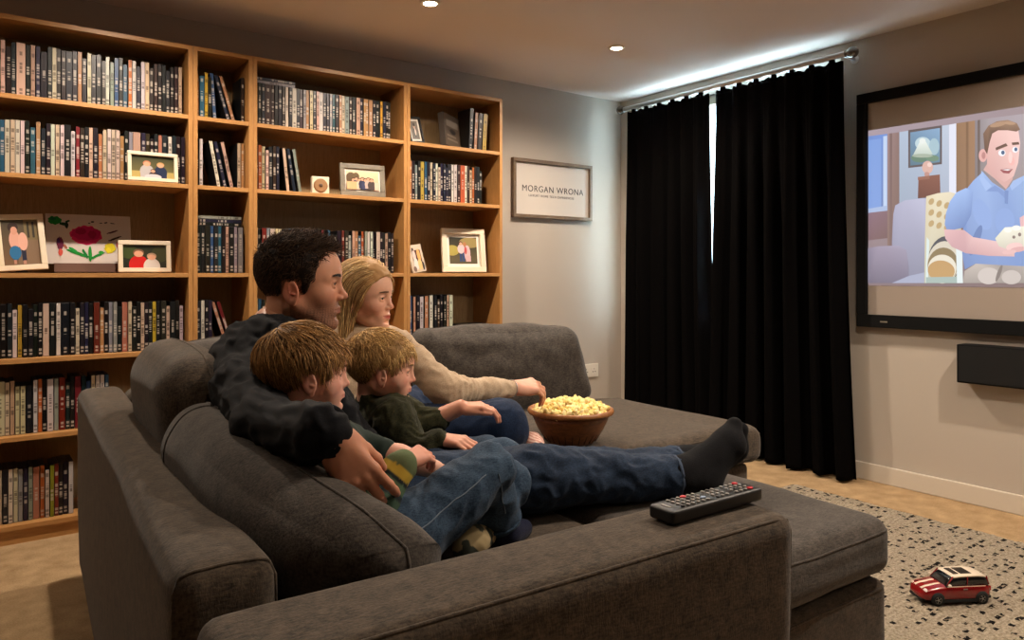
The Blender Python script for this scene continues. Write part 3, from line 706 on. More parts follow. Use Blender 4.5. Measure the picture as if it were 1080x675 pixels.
lay += [(ZP([(228, 470), (236, 480), (232, 612), (224, 612)]), (206, 222, 216)),
  # bolster
  (ZE(284, 540, 52, 74, 8), (52, 54, 60)), (ZE(280, 548, 50, 66, 8), (206, 196, 172)), (ZE(278, 556, 47, 54, 8), (120, 100, 60)), (ZE(276, 566, 44, 42, 6), (222, 214, 190)), (ZE(273, 574, 42, 32, 6), (180, 138, 78)), (ZP([(226, 594), (324, 592), (322, 612), (226, 612)]), (150, 170, 160)),
  (ZP([(318, 470), (338, 474), (340, 612), (322, 612)]), (216, 228, 226)),
  # trousers
  (ZP([(340, 612), (345, 575), (380, 552), (440, 548), (530, 556), (530, 612)]), [(150, 140, 130), (170, 158, 146), (186, 174, 162), (150, 140, 132), (168, 156, 146), (140, 130, 120)]), (ZE(420, 590, 34, 26), (196, 184, 174)), (ZE(490, 594, 30, 22), (190, 178, 168)), (ZE(452, 582, 6, 28, 20), (112, 100, 92)),
  # shirt body
  (ZP([(345, 330), (372, 296), (402, 268), (430, 300), (470, 326), (500, 300), (534, 290), (534, 560), (450, 556), (380, 552), (346, 570), (338, 520), (352, 460), (350, 400)]),
       [(120, 150, 206), (134, 164, 216), (142, 172, 222), (130, 160, 212), (120, 150, 204), (130, 160, 210), (134, 164, 212), (104, 134, 190), (110, 138, 192), (104, 132, 186), (96, 122, 176), (98, 124, 178), (92, 118, 172), (104, 134, 190)]),
  (ZP([(300, 360), (320, 332), (350, 318), (372, 330), (366, 400), (345, 440), (292, 452), (284, 430), (288, 396)]), [(134, 166, 220), (142, 174, 226), (144, 176, 228), (120, 150, 206), (98, 126, 182), (90, 118, 174), (104, 132, 188), (118, 146, 202), (126, 158, 212)]),
  (ZE(400, 400, 26, 50, -20), (126, 156, 212)), (ZE(470, 420, 30, 40, 0), (122, 152, 208)), (ZE(380, 480, 12, 50, 20), (86, 112, 166)),
  # arms
  (ZP([(282, 446), (344, 448), (372, 470), (440, 482), (500, 486), (500, 530), (420, 528), (350, 520), (306, 500), (286, 474)]), [(220, 172, 170), (206, 158, 158), (222, 178, 174), (226, 184, 180), (230, 186, 180), (214, 168, 162), (202, 154, 152), (190, 144, 146), (196, 148, 150), (212, 166, 166)]),
  (ZP([(516, 410), (534, 400), (534, 450), (520, 456)]), (222, 170, 170)),
  # bowl of popcorn
  (ZP([(440, 474), (470, 440), (534, 436), (534, 510), (490, 512), (452, 498)]), [(222, 218, 190), (240, 236, 212), (236, 230, 206), (206, 198, 176), (200, 190, 170), (206, 200, 176)]),
  (ZE(498, 470, 5, 5), (120, 100, 92)), (ZE(516, 462, 5, 6), (120, 100, 92)), (ZE(480, 448, 12, 8), (250, 246, 226)), (ZE(506, 442, 14, 8), (250, 246, 228)),
  (ZE(500, 500, 26, 13, -8), (236, 192, 184)), (ZE(512, 508, 26, 8, -8), (214, 160, 156)), (ZE(484, 516, 22, 7, -5), (224, 176, 170)),
  # neck, collar
  (ZP([(404, 262), (440, 290), (474, 322), (494, 292), (500, 250), (430, 220)]), (206, 156, 146)),
  (ZP([(400, 264), (392, 290), (412, 328), (430, 312), (408, 288)]), (150, 178, 226)), (ZP([(412, 328), (440, 310), (470, 330), (472, 352), (450, 330)]), (108, 136, 192)), (ZP([(496, 296), (530, 280), (534, 292), (492, 326), (486, 312)]), (146, 174, 222)), (ZP([(470, 326), (482, 326), (480, 368), (470, 366)]), (96, 124, 180)),
  # head
  (ZE(403, 218, 13, 20), (220, 160, 150)), (ZE(405, 218, 6, 11), (178, 116, 108)),
  (ZP([(414, 170), (430, 130), (480, 122), (512, 136), (518, 180), (512, 240), (498, 282), (470, 300), (440, 286), (416, 250)]), [(226, 172, 160), (232, 182, 170), (238, 192, 180), (238, 192, 182), (240, 196, 186), (236, 188, 178), (226, 176, 166), (214, 164, 154), (206, 154, 146), (212, 158, 148)]),
  (ZP([(406, 176), (404, 150), (420, 126), (446, 112), (480, 108), (508, 118), (518, 138), (506, 144), (480, 140), (450, 140), (432, 150), (424, 176), (416, 214), (408, 200)]), [(92, 62, 44), (104, 72, 50), (124, 88, 62), (140, 102, 74), (150, 112, 82), (136, 100, 72), (112, 80, 58), (100, 70, 50), (112, 80, 56), (96, 66, 46), (84, 58, 42), (80, 54, 38), (84, 56, 40), (86, 58, 42)]),
  (ZE(450, 122, 26, 7, -12), (166, 126, 92)), (ZE(486, 118, 18, 5, 5), (170, 130, 96)),
  (ZP([(442, 194), (474, 180), (480, 188), (444, 202)]), (84, 54, 40)), (ZP([(492, 178), (514, 176), (516, 184), (494, 186)]), (84, 54, 40)),
  (ZE(462, 210, 11, 10), (240, 240, 244)), (ZE(465, 209, 5.5, 6.5), (52, 76, 110)), (ZE(503, 200, 9, 9), (240, 240, 244)), (ZE(505, 199, 5, 6), (52, 76, 110)),
  (ZE(492, 236, 10, 13), (236, 170, 160)), (ZE(488, 224, 6, 18, 0), (244, 200, 190)), (ZP([(456, 262), (476, 258), (496, 260), (484, 274), (466, 272)]), (140, 58, 60)), (ZP([(462, 262), (478, 260), (492, 261), (480, 265)]), (240, 234, 232)),
]
# the half of the film frame that lies beyond the right edge of the photograph
lay += [(rect(.42, .05, .62, .5), (104, 134, 190)), (ell(.6, .42, .12, .2), (124, 100, 96)), (rect(.56, 0, .8, .5), (132, 124, 150)), (ell(.68, .5, .12, .12), (150, 144, 170)), (rect(.8, 0, .86, .62), (142, 104, 80)), (rect(.78, .6, .9, .64), (160, 120, 92)), (ell(.83, .78, .04, .12), (226, 214, 180))]
lay[-7:] = [lay[-7]]+lay[-6:]
clip = []
for poly, c in lay: clip.append(([(min(1, max(0, x)), min(1, max(0, y))) for x, y in poly], c))
def dedupe(poly, c):
    P, K = [], []
    for i, p in enumerate(poly):
        if P and abs(P[-1][0]-p[0])+abs(P[-1][1]-p[1]) < 1e-5: continue
        P.append(p); K.append(c[i] if isinstance(c, list) else c)
    if len(P) > 1 and abs(P[-1][0]-P[0][0])+abs(P[-1][1]-P[0][1]) < 1e-5: P.pop(); K.pop()
    return P, K
clip = [dedupe(*q) for q in clip]; clip = [q for q in clip if len(q[0]) > 2]
picture('film_image', clip, PW, PH, M_screen, t, loc=(-.0312, (py0+py1)/2, (pz0+pz1)/2), rot=(0, 0, rad(-90)), off=.00012)
# soundbar
t = empty('soundbar', (WX-.001, 0, .635), label='long black soundbar mounted on the wall below the projector screen', cat='soundbar')
sb = (-.085, 0)
boxobj('cabinet', (-.085, 0, .35, 1.475, -.085, .085), M_blackm, t, bev=.004)
boxobj('grille', (-.089, -.0852, .36, 1.465, -.078, .078), simple('black_grille_cloth', rgb(10, 10, 10), .95, bump=.5, bscale=900), t, bev=.001)

# ------------------------------------------------------------------ rug
def rug_mat():
    m, nt, b = newmat('cream_black_woven_rug'); L = nt.links.new
    tc = N(nt, 'ShaderNodeTexCoord'); sx_ = N(nt, 'ShaderNodeSeparateXYZ'); L(tc.outputs['Object'], sx_.inputs[0])
    def mt(op, a, c=None):
        n = N(nt, 'ShaderNodeMath', operation=op)
        for i, v in enumerate((a, c)):
            if v is None: continue
            if isinstance(v, (int, float)): n.inputs[i].default_value = v
            else: L(v, n.inputs[i])
        return n.outputs[0]
    nw = N(nt, 'ShaderNodeTexNoise'); setin(nw, Scale=9.0); L(tc.outputs['Object'], nw.inputs['Vector'])
    yw = mt('ADD', sx_.outputs[1], mt('MULTIPLY', nw.outputs[0], .02))
    rowi = mt('FLOOR', mt('DIVIDE', yw, .021)); fr = mt('FRACT', mt('DIVIDE', yw, .021))
    wn0 = N(nt, 'ShaderNodeTexWhiteNoise', noise_dimensions='1D'); L(rowi, wn0.inputs['W'])
    xi = mt('FLOOR', mt('ADD', mt('DIVIDE', sx_.outputs[0], .019), mt('MULTIPLY', wn0.outputs['Value'], 9.0)))
    cb = N(nt, 'ShaderNodeCombineXYZ'); L(xi, cb.inputs[0]); L(rowi, cb.inputs[1])
    wn = N(nt, 'ShaderNodeTexWhiteNoise', noise_dimensions='2D'); L(cb.outputs[0], wn.inputs['Vector'])
    n1 = N(nt, 'ShaderNodeTexNoise'); setin(n1, Scale=110.0, Detail=4.0, Roughness=.7); L(tc.outputs['Object'], n1.inputs['Vector'])
    n5 = N(nt, 'ShaderNodeTexNoise'); setin(n5, Scale=55.0, Detail=2.0); L(tc.outputs['Object'], n5.inputs['Vector'])
    evenrow = mt('GREATER_THAN', mt('FRACT', mt('MULTIPLY', rowi, .5)), .25)
    thr = mt('ADD', mt('MULTIPLY', evenrow, -.22), .90)
    blk = mt('MULTIPLY', mt('MULTIPLY', mt('GREATER_THAN', wn.outputs['Value'], thr), mt('GREATER_THAN', n5.outputs[0], .46)), mt('LESS_THAN', mt('ABSOLUTE', mt('SUBTRACT', fr, .5)), .36))
    mr = N(nt, 'ShaderNodeMapRange'); setin(mr, From_Min=.3, From_Max=.7); L(n1.outputs[0], mr.inputs[0])
    m1 = N(nt, 'ShaderNodeMix', data_type='RGBA'); m1.inputs[6].default_value = rgb(148, 130, 106); m1.inputs[7].default_value = rgb(236, 222, 198); L(mr.outputs[0], m1.inputs[0])
    m2 = N(nt, 'ShaderNodeMix', data_type='RGBA'); m2.inputs[7].default_value = rgb(30, 26, 24); L(m1.outputs[2], m2.inputs[6]); L(blk, m2.inputs[0])
    L(m2.outputs[2], b.inputs['Base Color'])
    hg = mt('ADD', mt('MULTIPLY', mt('ABSOLUTE', mt('SUBTRACT', fr, .5)), -1.2), n1.outputs[0])
    bp = N(nt, 'ShaderNodeBump'); setin(bp, Strength=1.0, Distance=.022); L(hg, bp.inputs['Height']); L(bp.outputs[0], b.inputs['Normal'])
    setin(b, Roughness=1.0); b.inputs['Specular IOR Level'].default_value = .1
    return m
rx0, rx1, ry0, ry1 = 1.75, 3.22, -.5, 2.08
nx, ny = 150, 260
gx, gy = np.meshgrid(np.linspace(rx0, rx1, nx), np.linspace(ry0, ry1, ny), indexing='ij')
P = np.stack([gx.ravel(), gy.ravel(), np.zeros(nx*ny)], 1)
edge = np.minimum.reduce([P[:, 0]-rx0, rx1-P[:, 0], P[:, 1]-ry0, ry1-P[:, 1]])
P[:, 2] = .0175*np.clip(edge/.012, 0, 1)+.0012+.0018*noise(P*np.array((.5, 1, 1)), 230)*np.clip(edge/.012, 0, 1)
P[:, 0] += .004*noise(P, 40)*(edge < .01); 
F = np.array([(i*ny+j, (i+1)*ny+j, (i+1)*ny+j+1, i*ny+j+1) for i in range(nx-1) for j in range(ny-1)])
P2 = P.copy(); P2[:, 2] = .0006; k = len(P)
bd = [(i*ny, (i+1)*ny) for i in range(nx-1)]+[((nx-1)*ny+j, (nx-1)*ny+j+1) for j in range(ny-1)]+[((i+1)*ny+ny-1, i*ny+ny-1) for i in range(nx-1)]+[(j+1, j) for j in range(ny-1)]
F = np.vstack([F, F[:, ::-1]+k, [(a, a+k, b+k, b) for a, b in bd]])
tag(obj_np('rug', np.vstack([P, P2]), F, rug_mat()), 'cream woven rug with rows of black flecks on the beige carpet', 'rug')

# ------------------------------------------------------------------ sofa (u runs towards the screen, v towards the bookcases)
def uvroot(name, u, v, z, label, cat, group=None):
    return empty(name, U2W(u, v, z), rz=-SA, label=label, cat=cat, group=group)
def place(V, base): return np.asarray(V)-np.array(base)
SB = (.25, 1.9, 0)
sofa = uvroot('sofa', *SB, 'large charcoal U-shaped fabric sofa with the family sitting on it', 'sofa')
def soft(name, u0, u1, v0, v1, z0, z1, r, mat=None, parent=None, base=None, bulge=(0, 0, 0), fn=None, n=24, wr=.0, wscale=9, seed=0, seams=None, rot=None):
    c = np.array(((u0+u1)/2, (v0+v1)/2, (z0+z1)/2)); h = np.array(((u1-u0)/2, (v1-v0)/2, (z1-z0)/2))
    def f(X, P):
        if wr:
            nrm = X/np.maximum(np.linalg.norm(X/h, axis=1)[:, None], 1e-6); nn = X/(h*h); nn /= np.linalg.norm(nn, axis=1)[:, None]+1e-9
            w = noise(X+seed, wscale, seed)*.6+noise(X*np.array((1, .5, 1))+seed, wscale*2.4, seed+1)*.4
            X = X+nn*(wr*w)[:, None]
        if fn is not None: X = fn(X, P)
        return X
    V, F = softbox(h, r, n, bulge, f)
    o = obj_np(name, V+c-np.array(base or SB), F, mat or M_sofa, parent or sofa)
    if seams:
        parts = []
        for kind, val in seams:
            # a ring around the box at a fixed coordinate
            t = np.linspace(0, 2*math.pi, 121)[:-1]
            ax = 'uvz'.index(kind); b_, c_ = (ax+1) % 3, (ax+2) % 3
            q = np.zeros((120, 3)); m_ = np.maximum(np.abs(np.cos(t)), np.abs(np.sin(t)))
            q[:, b_] = np.cos(t)/m_; q[:, c_] = np.sin(t)/m_; q[:, ax] = val
            X = q*h; core = np.clip(X, -(h-r), h-r); D = X-core; L = np.linalg.norm(D, axis=1)[:, None]; X = core+D/np.maximum(L, 1e-9)*min(r, *(h*.999))
            for a2 in range(3):
                bb2, cc2 = (a2+1) % 3, (a2+2) % 3
                X[:, a2] += np.sign(q[:, a2])*np.abs(q[:, a2])**2*bulge[a2]*((1-q[:, bb2]**2)*(1-q[:, cc2]**2))**1.6
            X = f(X, q)
            parts.append(tube(X, .0028, 6, True))
        Vt, Ft, _ = join_np(parts)
        obj_np('piping', Vt+c-np.array(base or SB), Ft, mat or M_sofa, o)
    return o
def topround(X, P):
    return X
# base blocks, feet
SEAT = .45
def edgeseam(name, parent, pts, r=.003, base=SB):
    V, F = tube(np.array(pts), r, 6); obj_np(name, V-np.array(base), F, M_seam, parent)
bk = soft('back_frame', .165, .300, 1.02, 2.90, .035, .648, .035, wr=.004, wscale=5, bulge=(.012, 0, .006), seams=[('v', -.985)], n=30)
arm = soft('arm', .175, 1.112, .782, .962, .035, .622, .028, wr=.003, wscale=6, seed=3, bulge=(0, .006, .004), seams=[('v', -.93)], n=34)
fb = soft('back_frame', .300, 2.20, 2.765, 2.90, .035, .640, .04, wr=.003, wscale=5, seed=5, n=26)
soft('seat_base', .300, 1.10, .964, 1.86, .04, .305, .03, seed=7, wr=.002)
soft('seat_base', .300, 2.36, 1.862, 2.762, .04, .305, .03, seed=9, wr=.002)
soft('seat_cushion', .300, 1.115, .966, 1.80, .305, .452, .045, seed=11, wr=.004, wscale=6, bulge=(.01, 0, .012), seams=[('z', .75)], n=28)
soft('seat_cushion', .300, 2.392, 1.815, 2.66, .305, .448, .05, seed=13, wr=.005, wscale=5, bulge=(.01, .008, .012), seams=[('z', .72), ('z', -.75)], n=34, fn=lambda X, P: np.column_stack([X[:, 0], X[:, 1], X[:, 2]+.012*np.clip(P[:, 0], -1, 1)*(P[:, 2] > 0)*(1-P[:, 0]**8)]))
# back cushion 1 : far rounded head roll against the back
def roll1(X, P):
    z = X[:, 2]; X = X.copy(); X[:, 0] += .00-.10*z; return X
soft('back_cushion', .265, .475, 1.73, 2.36, .46, .848, .104, mat=M_sofa, bulge=(.008, .02, .010), wr=.006, wscale=7, seed=21, seams=[('u', .05)], fn=roll1, n=28)
# back cushion 2 : large, slumped forward at its near end
def slump(X, P):
    X = X.copy(); s = np.clip((-P[:, 1]+.0)/1.0, 0, 1)     # 0 far .. 1 near
    s2 = s*s
    X[:, 2] -= s**1.4*.066*(P[:, 2]*.5+.5)
    X[:, 0] += .105*s2 - .14*X[:, 2]*(1-s2) + s2*.06*np.clip(-P[:, 2], 0, 1)
    X[:, 1] += s2*.05*(-P[:, 2])*1.0
    return X
soft('back_cushion', .262, .470, 1.000, 1.79, .450, .737, .096, mat=M_sofa2, bulge=(.012, .015, .012), wr=.010, wscale=8, seed=27, seams=[('u', .0), ('v', .62)], fn=slump, n=36)
# cushion in the far corner
soft('back_cushion', .40, .98, 2.55, 2.76, .455, .800, .07, mat=M_sofa2, bulge=(.02, .03, .02), wr=.006, wscale=8, seed=31, seams=[('v', .1)], n=24)
# wide cushion of the far side, leaning back
def lean(X, P):
    X = X.copy(); X[:, 1] += .16*X[:, 2]; X[:, 0] += -.13*(X[:, 2])*(P[:, 0] > 0)*P[:, 0]; X[:, 2] += .012*np.clip(-P[:, 0], 0, 1); return X
soft('back_cushion', 1.33, 2.17, 2.60, 2.765, .445, .796, .065, mat=M_sofa2, bulge=(.01, .03, .015), wr=.010, wscale=9, seed=35, seams=[('v', .35)], fn=lean, n=36)
M_foot = simple('black_plastic_foot', rgb(16, 15, 14), .5)
for (u, v) in ((.22, .85), (1.05, .85), (.22, 2.83), (2.1, 2.83), (2.28, 1.95), (2.28, 2.6), (1.05, 1.7)):
    bm = bmesh.new(); cyl(bm, (0, 0, 0), (0, 0, .045), .022, .028); obj_bm('foot', bm, M_foot, sofa, loc=(u-SB[0], v-SB[1], 0))
# footstool pushed against the seat
FB = (1.41, 1.2, 0)
fst = uvroot('footstool', *FB, 'charcoal fabric footstool pushed up against the end of the sofa arm', 'footstool')
soft('base', 1.128, 1.715, .955, 1.60, .04, .312, .028, parent=fst, base=FB, seed=41, wr=.002, seams=[('z', .88)])
soft('top_cushion', 1.125, 1.728, .945, 1.61, .320, .462, .045, mat=M_sofa2, parent=fst, base=FB, seed=43, wr=.004, wscale=7, bulge=(.006, .006, .010), seams=[('z', .62)], n=30)
for (u, v) in ((1.19, 1.02), (1.63, 1.02), (1.19, 1.54), (1.63, 1.54)):
    bm = bmesh.new(); cyl(bm, (0, 0, 0), (0, 0, .045), .022, .028); obj_bm('foot', bm, M_foot, fst, loc=(u-FB[0], v-FB[1], 0))
# cream throw pillow behind the father
PB = (.40, 2.18, .62)
pl_ = uvroot('throw_pillow', *PB, 'small cream pillow showing between the man and the grey corner cushions', 'pillow')
soft('cover', .35, .46, 2.02, 2.34, .50, .80, .05, mat=simple('cream_cotton', rgb(196, 180, 152), .9, bump=.2, bscale=200), parent=pl_, base=PB, bulge=(.03, 0, 0), seed=51, wr=.004, wscale=12, n=16, fn=lambda X, P: np.column_stack([X[:, 0]+.05*0-.2*X[:, 2], X[:, 1], X[:, 2]]))

# ------------------------------------------------------------------ remote control
a_, b_ = np.array((.868, .872)), np.array((1.112, .878)); rz_ = math.atan2(b_[1]-a_[1], b_[0]-a_[0]); RL = .235
RM = (.992, .872, .6285)
rem = empty('remote_control', U2W(*RM), rz=rz_-SA, label='black remote control with pale round buttons on the sofa arm', cat='remote')
V, F = softbox((RL/2, .027, .0115), .006, 14, (0, 0, .001)); obj_np('body', V+np.array((0, 0, .0118)), F, M_black, rem)
M_bw = simple('pale_rubber_key', rgb(150, 146, 140), .5); M_br = simple('red_key', rgb(196, 40, 52), .5); M_bb = simple('grey_blue_key', rgb(140, 160, 190), .5); M_bd = simple('dark_key', rgb(60, 60, 62), .5)
def key_mesh(r, m, sx_=1.0):
    bm = bmesh.new(); lathe(bm, [(r, 0), (r, .0016), (r*.8, .0024), (0, .0027)], 14)
    bmesh.ops.scale(bm, vec=(sx_, 1, 1), verts=bm.verts); me = bpy.data.meshes.new('button'); bm.to_mesh(me); bm.free(); me.materials.append(m); return me
kw, kr, kb, kd = key_mesh(.0034, M_bw), key_mesh(.0048, M_br, 1.3), key_mesh(.0034, M_bb, 2.0), key_mesh(.0036, M_bd)
for i in range(15):
    for j in range(4):
        x = -.082+i*.0125; y = (j-1.5)*.0112
        me = kw; lab = None
        if (i, j) in ((14, 3), (14, 0)): me = kr; lab = 'red button'
        elif (i, j) == (3, 3): me = kr; lab = 'red button'
        elif (i, j) == (5, 1): me = kb; lab = 'grey blue oval button'
        elif i in (6, 10) : continue
        elif (i*5+j*3) % 7 == 0: me = kd
        o = bpy.data.objects.new('button', me); COL.objects.link(o); o.parent = rem; o.location = (x, y, .0238)
        if lab: o['label'] = lab
boxobj('badge', (-.106, -.101, -.010, .010, .0238, .0245), M_bw, rem)

# ------------------------------------------------------------------ toy car
def toy_car():
    cx_, cy_ = 2.462, 1.045
    t = empty('toy_car', (cx_, cy_, .0205), rz=math.pi-rad(36.3)+rad(5), label='red toy car with a white roof and bonnet stripes on the rug', cat='toy car'); t.scale = (.90, .90, .90)
    M_red = simple('red_car_paint', rgb(128, 10, 14), .22, spec=.6, Coat_Weight=.6); M_wh = simple('white_car_paint', rgb(226, 212, 190), .3, Coat_Weight=.4)
    M_tyre = simple('tyre_rubber', rgb(16, 16, 16), .8); M_rim = simple('silver_wheel', rgb(170, 168, 162), .3, .7); M_gl = simple('smoked_car_glass', rgb(12, 14, 18), .08, spec=.8)
    L, Wd_ = .248, .050
    # profile stations: x (front +), z bottom, z shoulder, half width
    xs = np.linspace(-.5, .5, 41)*L
    def prof(x):
        u = x/L  # -.5 rear .. .5 front
        top = np.interp(u, [-.5, -.47, -.40, .18, .26, .40, .47, .495, .5], [.046, .060, .064, .064, .062, .056, .050, .040, .030])
        bot = np.interp(u, [-.5, -.46, -.38, .38, .46, .5], [.024, .016, .012, .012, .014, .020])
        hw = Wd_*np.interp(u, [-.5, -.46, -.38, .3, .42, .48, .5], [.70, .90, 1, 1, .94, .78, .62])
        return top, bot, hw
    def loft(stations, parent, name, mat, arches=False):
        V = []; m = 20
        for (x, top, bot, hw) in stations:
            cz, hz = (top+bot)/2, (top-bot)/2
            for k in range(m):
                a = 2*math.pi*k/m; c, s = math.cos(a), math.sin(a); e = .42
                V.append((x, hw*math.copysign(abs(c)**e, c), cz+hz*math.copysign(abs(s)**e, s)))
        n = len(stations); F = [(i*m+k, (i+1)*m+k, (i+1)*m+(k+1) % m, i*m+(k+1) % m) for i in range(n-1) for k in range(m)]
        V = np.array(V); c0 = V[:m].mean(0); c1 = V[-m:].mean(0); V = np.vstack([V, c0, c1]); a, b = n*m, n*m+1
        F += [(a, k, (k+1) % m, (k+1) % m) for k in range(m)]+[(b, (n-1)*m+(k+1) % m, (n-1)*m+k, (n-1)*m+k) for k in range(m)]
        bm = bmesh.new(); vs = [bm.verts.new(v) for v in V]
        for f in F: bm.faces.new([vs[i] for i in dict.fromkeys(f)])
        bmesh.ops.recalc_face_normals(bm, faces=bm.faces[:])
        return obj_bm(name, bm, mat, parent, smooth=True)
    loft([(x, *prof(x)) for x in xs], t, 'body', M_red)
    # glasshouse
    def cab(u):
        return (u*L,)
    st = []
    for u, top, hw in ((-.455, .066, .041), (-.43, .086, .042), (-.38, .0915, .042), (-.2, .093, .043), (0, .093, .043), (.07, .090, .043), (.12, .080, .044), (.165, .066, .045), (.18, .062, .045)):
        st.append((u*L, top, .055, hw))
    loft(st, t, 'windows', M_gl)
    st = []
    for u, top, hw in ((-.44, .088, .036), (-.42, .0925, .040), (-.3, .0965, .0425), (-.05, .0965, .0425), (.045, .0935, .0415), (.065, .0915, .038)): st.append((u*L, top, top-.007, hw))
    rf = loft(st, t, 'roof', M_wh)
    boxobj('sunroof', (-.062, -.022, -.026, .026, .0955, .0976), M_gl, rf, bev=.001); boxobj('sunroof', (-.016, .004, -.026, .026, .0955, .0972), M_gl, rf, bev=.0008)
    for s in (-1, 1):
      bm = bmesh.new()
      for pa, pb, pr_ in (((.162*L, s*.043, .064), (.062*L, s*.0395, .0925), .0022), ((-.455*L, s*.040, .064), (-.425*L, s*.0385, .091), .003), ((-.13*L, s*.0455, .064), (-.14*L, s*.0425, .0925), .0018)):
        bm = bmesh.new(); cyl(bm, pa, pb, pr_, n=8); obj_bm('roof_pillar', bm, M_red, t)
    for s in (-1, 1):   # bonnet stripes follow the bonnet
        V = []; us = np.linspace(.20, .47, 12)
        for u in us:
            top = prof(u*L)[0]
            for y in (s*.016-.0045, s*.016+.0045): V.append((u*L, y, top+.0007))
        V = np.array(V); k = len(V); V2 = V-np.array((0, 0, .003))
        F = [(2*i, 2*i+2, 2*i+3, 2*i+1) for i in range(11)]; F2 = [tuple(j+k for j in f[::-1]) for f in F]
        sd = [(2*i+2, 2*i, 2*i+k, 2*i+2+k) for i in range(11)]+[(2*i+1, 2*i+3, 2*i+3+k, 2*i+1+k) for i in range(11)]
        o = obj_np('bonnet_stripe', np.vstack([V, V2]), np.array(F+F2+sd), M_wh, t); o['label'] = 'white bonnet stripe'
        # headlight
        bm = bmesh.new(); bmesh.ops.create_uvsphere(bm, u_segments=18, v_segments=10, radius=.0085); bmesh.ops.scale(bm, vec=(.5, 1, 1.1), verts=bm.verts)
        obj_bm('headlight', bm, simple('headlight_lens', rgb(226, 214, 200), .15), t, loc=(.452*L, s*.034, .045), rot=(0, rad(-18), rad(s*20)), smooth=True)
        bm = bmesh.new(); bmesh.ops.create_uvsphere(bm, u_segments=14, v_segments=8, radius=.006); bmesh.ops.scale(bm, vec=(.8, 1.1, .8), verts=bm.verts)
        obj_bm('mirror', bm, M_wh, t, loc=(.145*L, s*.053, .068), smooth=True)
        bm = bmesh.new(); box(bm, -.38*L, .17*L, s*.0497-.0008, s*.0497+.0008, .0615, .0635); obj_bm('waist_trim', bm, M_wh, t)
        boxobj('door_handle', (-.12*L, -.06*L, s*.0503-.001, s*.0503+.001, .052, .0545), M_rim, t)
        boxobj('sill', (-.26*L, .26*L, s*.0495-.0015, s*.0495+.0015, .010, .019), M_tyre, t)
        boxobj('tail_light', (-.492*L, -.478*L, s*.036-.004, s*.036+.004, .042, .056), simple('tail_lens', rgb(170, 30, 26), .2), t)
        for ux in (-.335, .305):
            w = empty('wheel', (ux*L, s*.044, .0195)); w.parent = t
            bm = bmesh.new(); lathe(bm, [(.0105, -.008), (.0185, -.0078), (.0203, -.005), (.0203, .005), (.0185, .0078), (.0105, .008)], 30, axis='y'); obj_bm('tyre', bm, M_tyre, w)
            bm = bmesh.new(); lathe(bm, [(.0125, s*.0045), (.0118, s*.0085), (.0100, s*.0062)], 24, axis='y'); lathe(bm, [(0, s*.0088), (.003, s*.0084), (.0034, s*.004)], 12, axis='y')
            for q in range(5):
                a = 2*math.pi*q/5; cyl(bm, (math.cos(a)*.002, s*.0072, math.sin(a)*.002), (math.cos(a)*.0112, s*.0072, math.sin(a)*.0112), .0013, n=8)
            obj_bm('rim', bm, M_rim, w)
            bm = bmesh.new(); lathe(bm, [(0, 0), (.0232, 0), (.0232, s*.0068), (0, s*.0068)], 28, axis='y'); obj_bm('wheel_arch', bm, M_tyre, t, loc=(ux*L, s*.0435, .0215))
    boxobj('grille', (.468*L, .486*L, -.017, .017, .026, .034), M_tyre, t, bev=.001); boxobj('bumper', (.455*L, .503*L, -.034, .034, .012, .021), M_tyre, t, bev=.002)
    boxobj('bumper', (-.505*L, -.46*L, -.038, .038, .014, .024), M_tyre, t, bev=.002)
toy_car()

# ------------------------------------------------------------------ popcorn bowl
BB = (1.56, 1.972, .4625)
bw = uvroot('bowl', *BB, 'round wooden bowl filled with popcorn on the sofa seat', 'bowl')
M_bowl = wood('dark_carved_wood', rgb(150, 96, 52), rgb(90, 50, 26), (3, 3, 9), .35)
M_rimw = wood('pale_bowl_rim', rgb(176, 118, 66), rgb(130, 80, 42), (6, 6, 2), .4)
bm = bmesh.new()
lathe(bm, [(0, 0), (.072, 0), (.078, .003), (.094, .022), (.112, .050), (.126, .080), (.1335, .100), (.128, .100), (.118, .078), (.100, .045), (.07, .016), (0, .012)], 64)
obj_bm('vessel', bm, M_bowl, bw)
bm = bmesh.new(); lathe(bm, [(.1335, .0985), (.1445, .1005), (.147, .107), (.1455, .114), (.140, .117), (.1335, .1155), (.131, .108), (.1275, .1005)], 64); obj_bm('rim', bm, M_rimw, bw)
V, F, parts = None, None, []
for k in range(26):   # carved panels round the side
    a0 = 2*math.pi*k/26
    pts = [( (.081+.0462*(z/.085)**.8)*math.cos(a0), (.081+.0462*(z/.085)**.8)*math.sin(a0), .006+z) for z in np.linspace(0.004, .082, 9)]
    parts.append(tube(pts, .0022, 6))
V, F, _ = join_np(parts); obj_np('carved_ribs', V, F, simple('worn_rib', rgb(66, 36, 18), .5), bw)
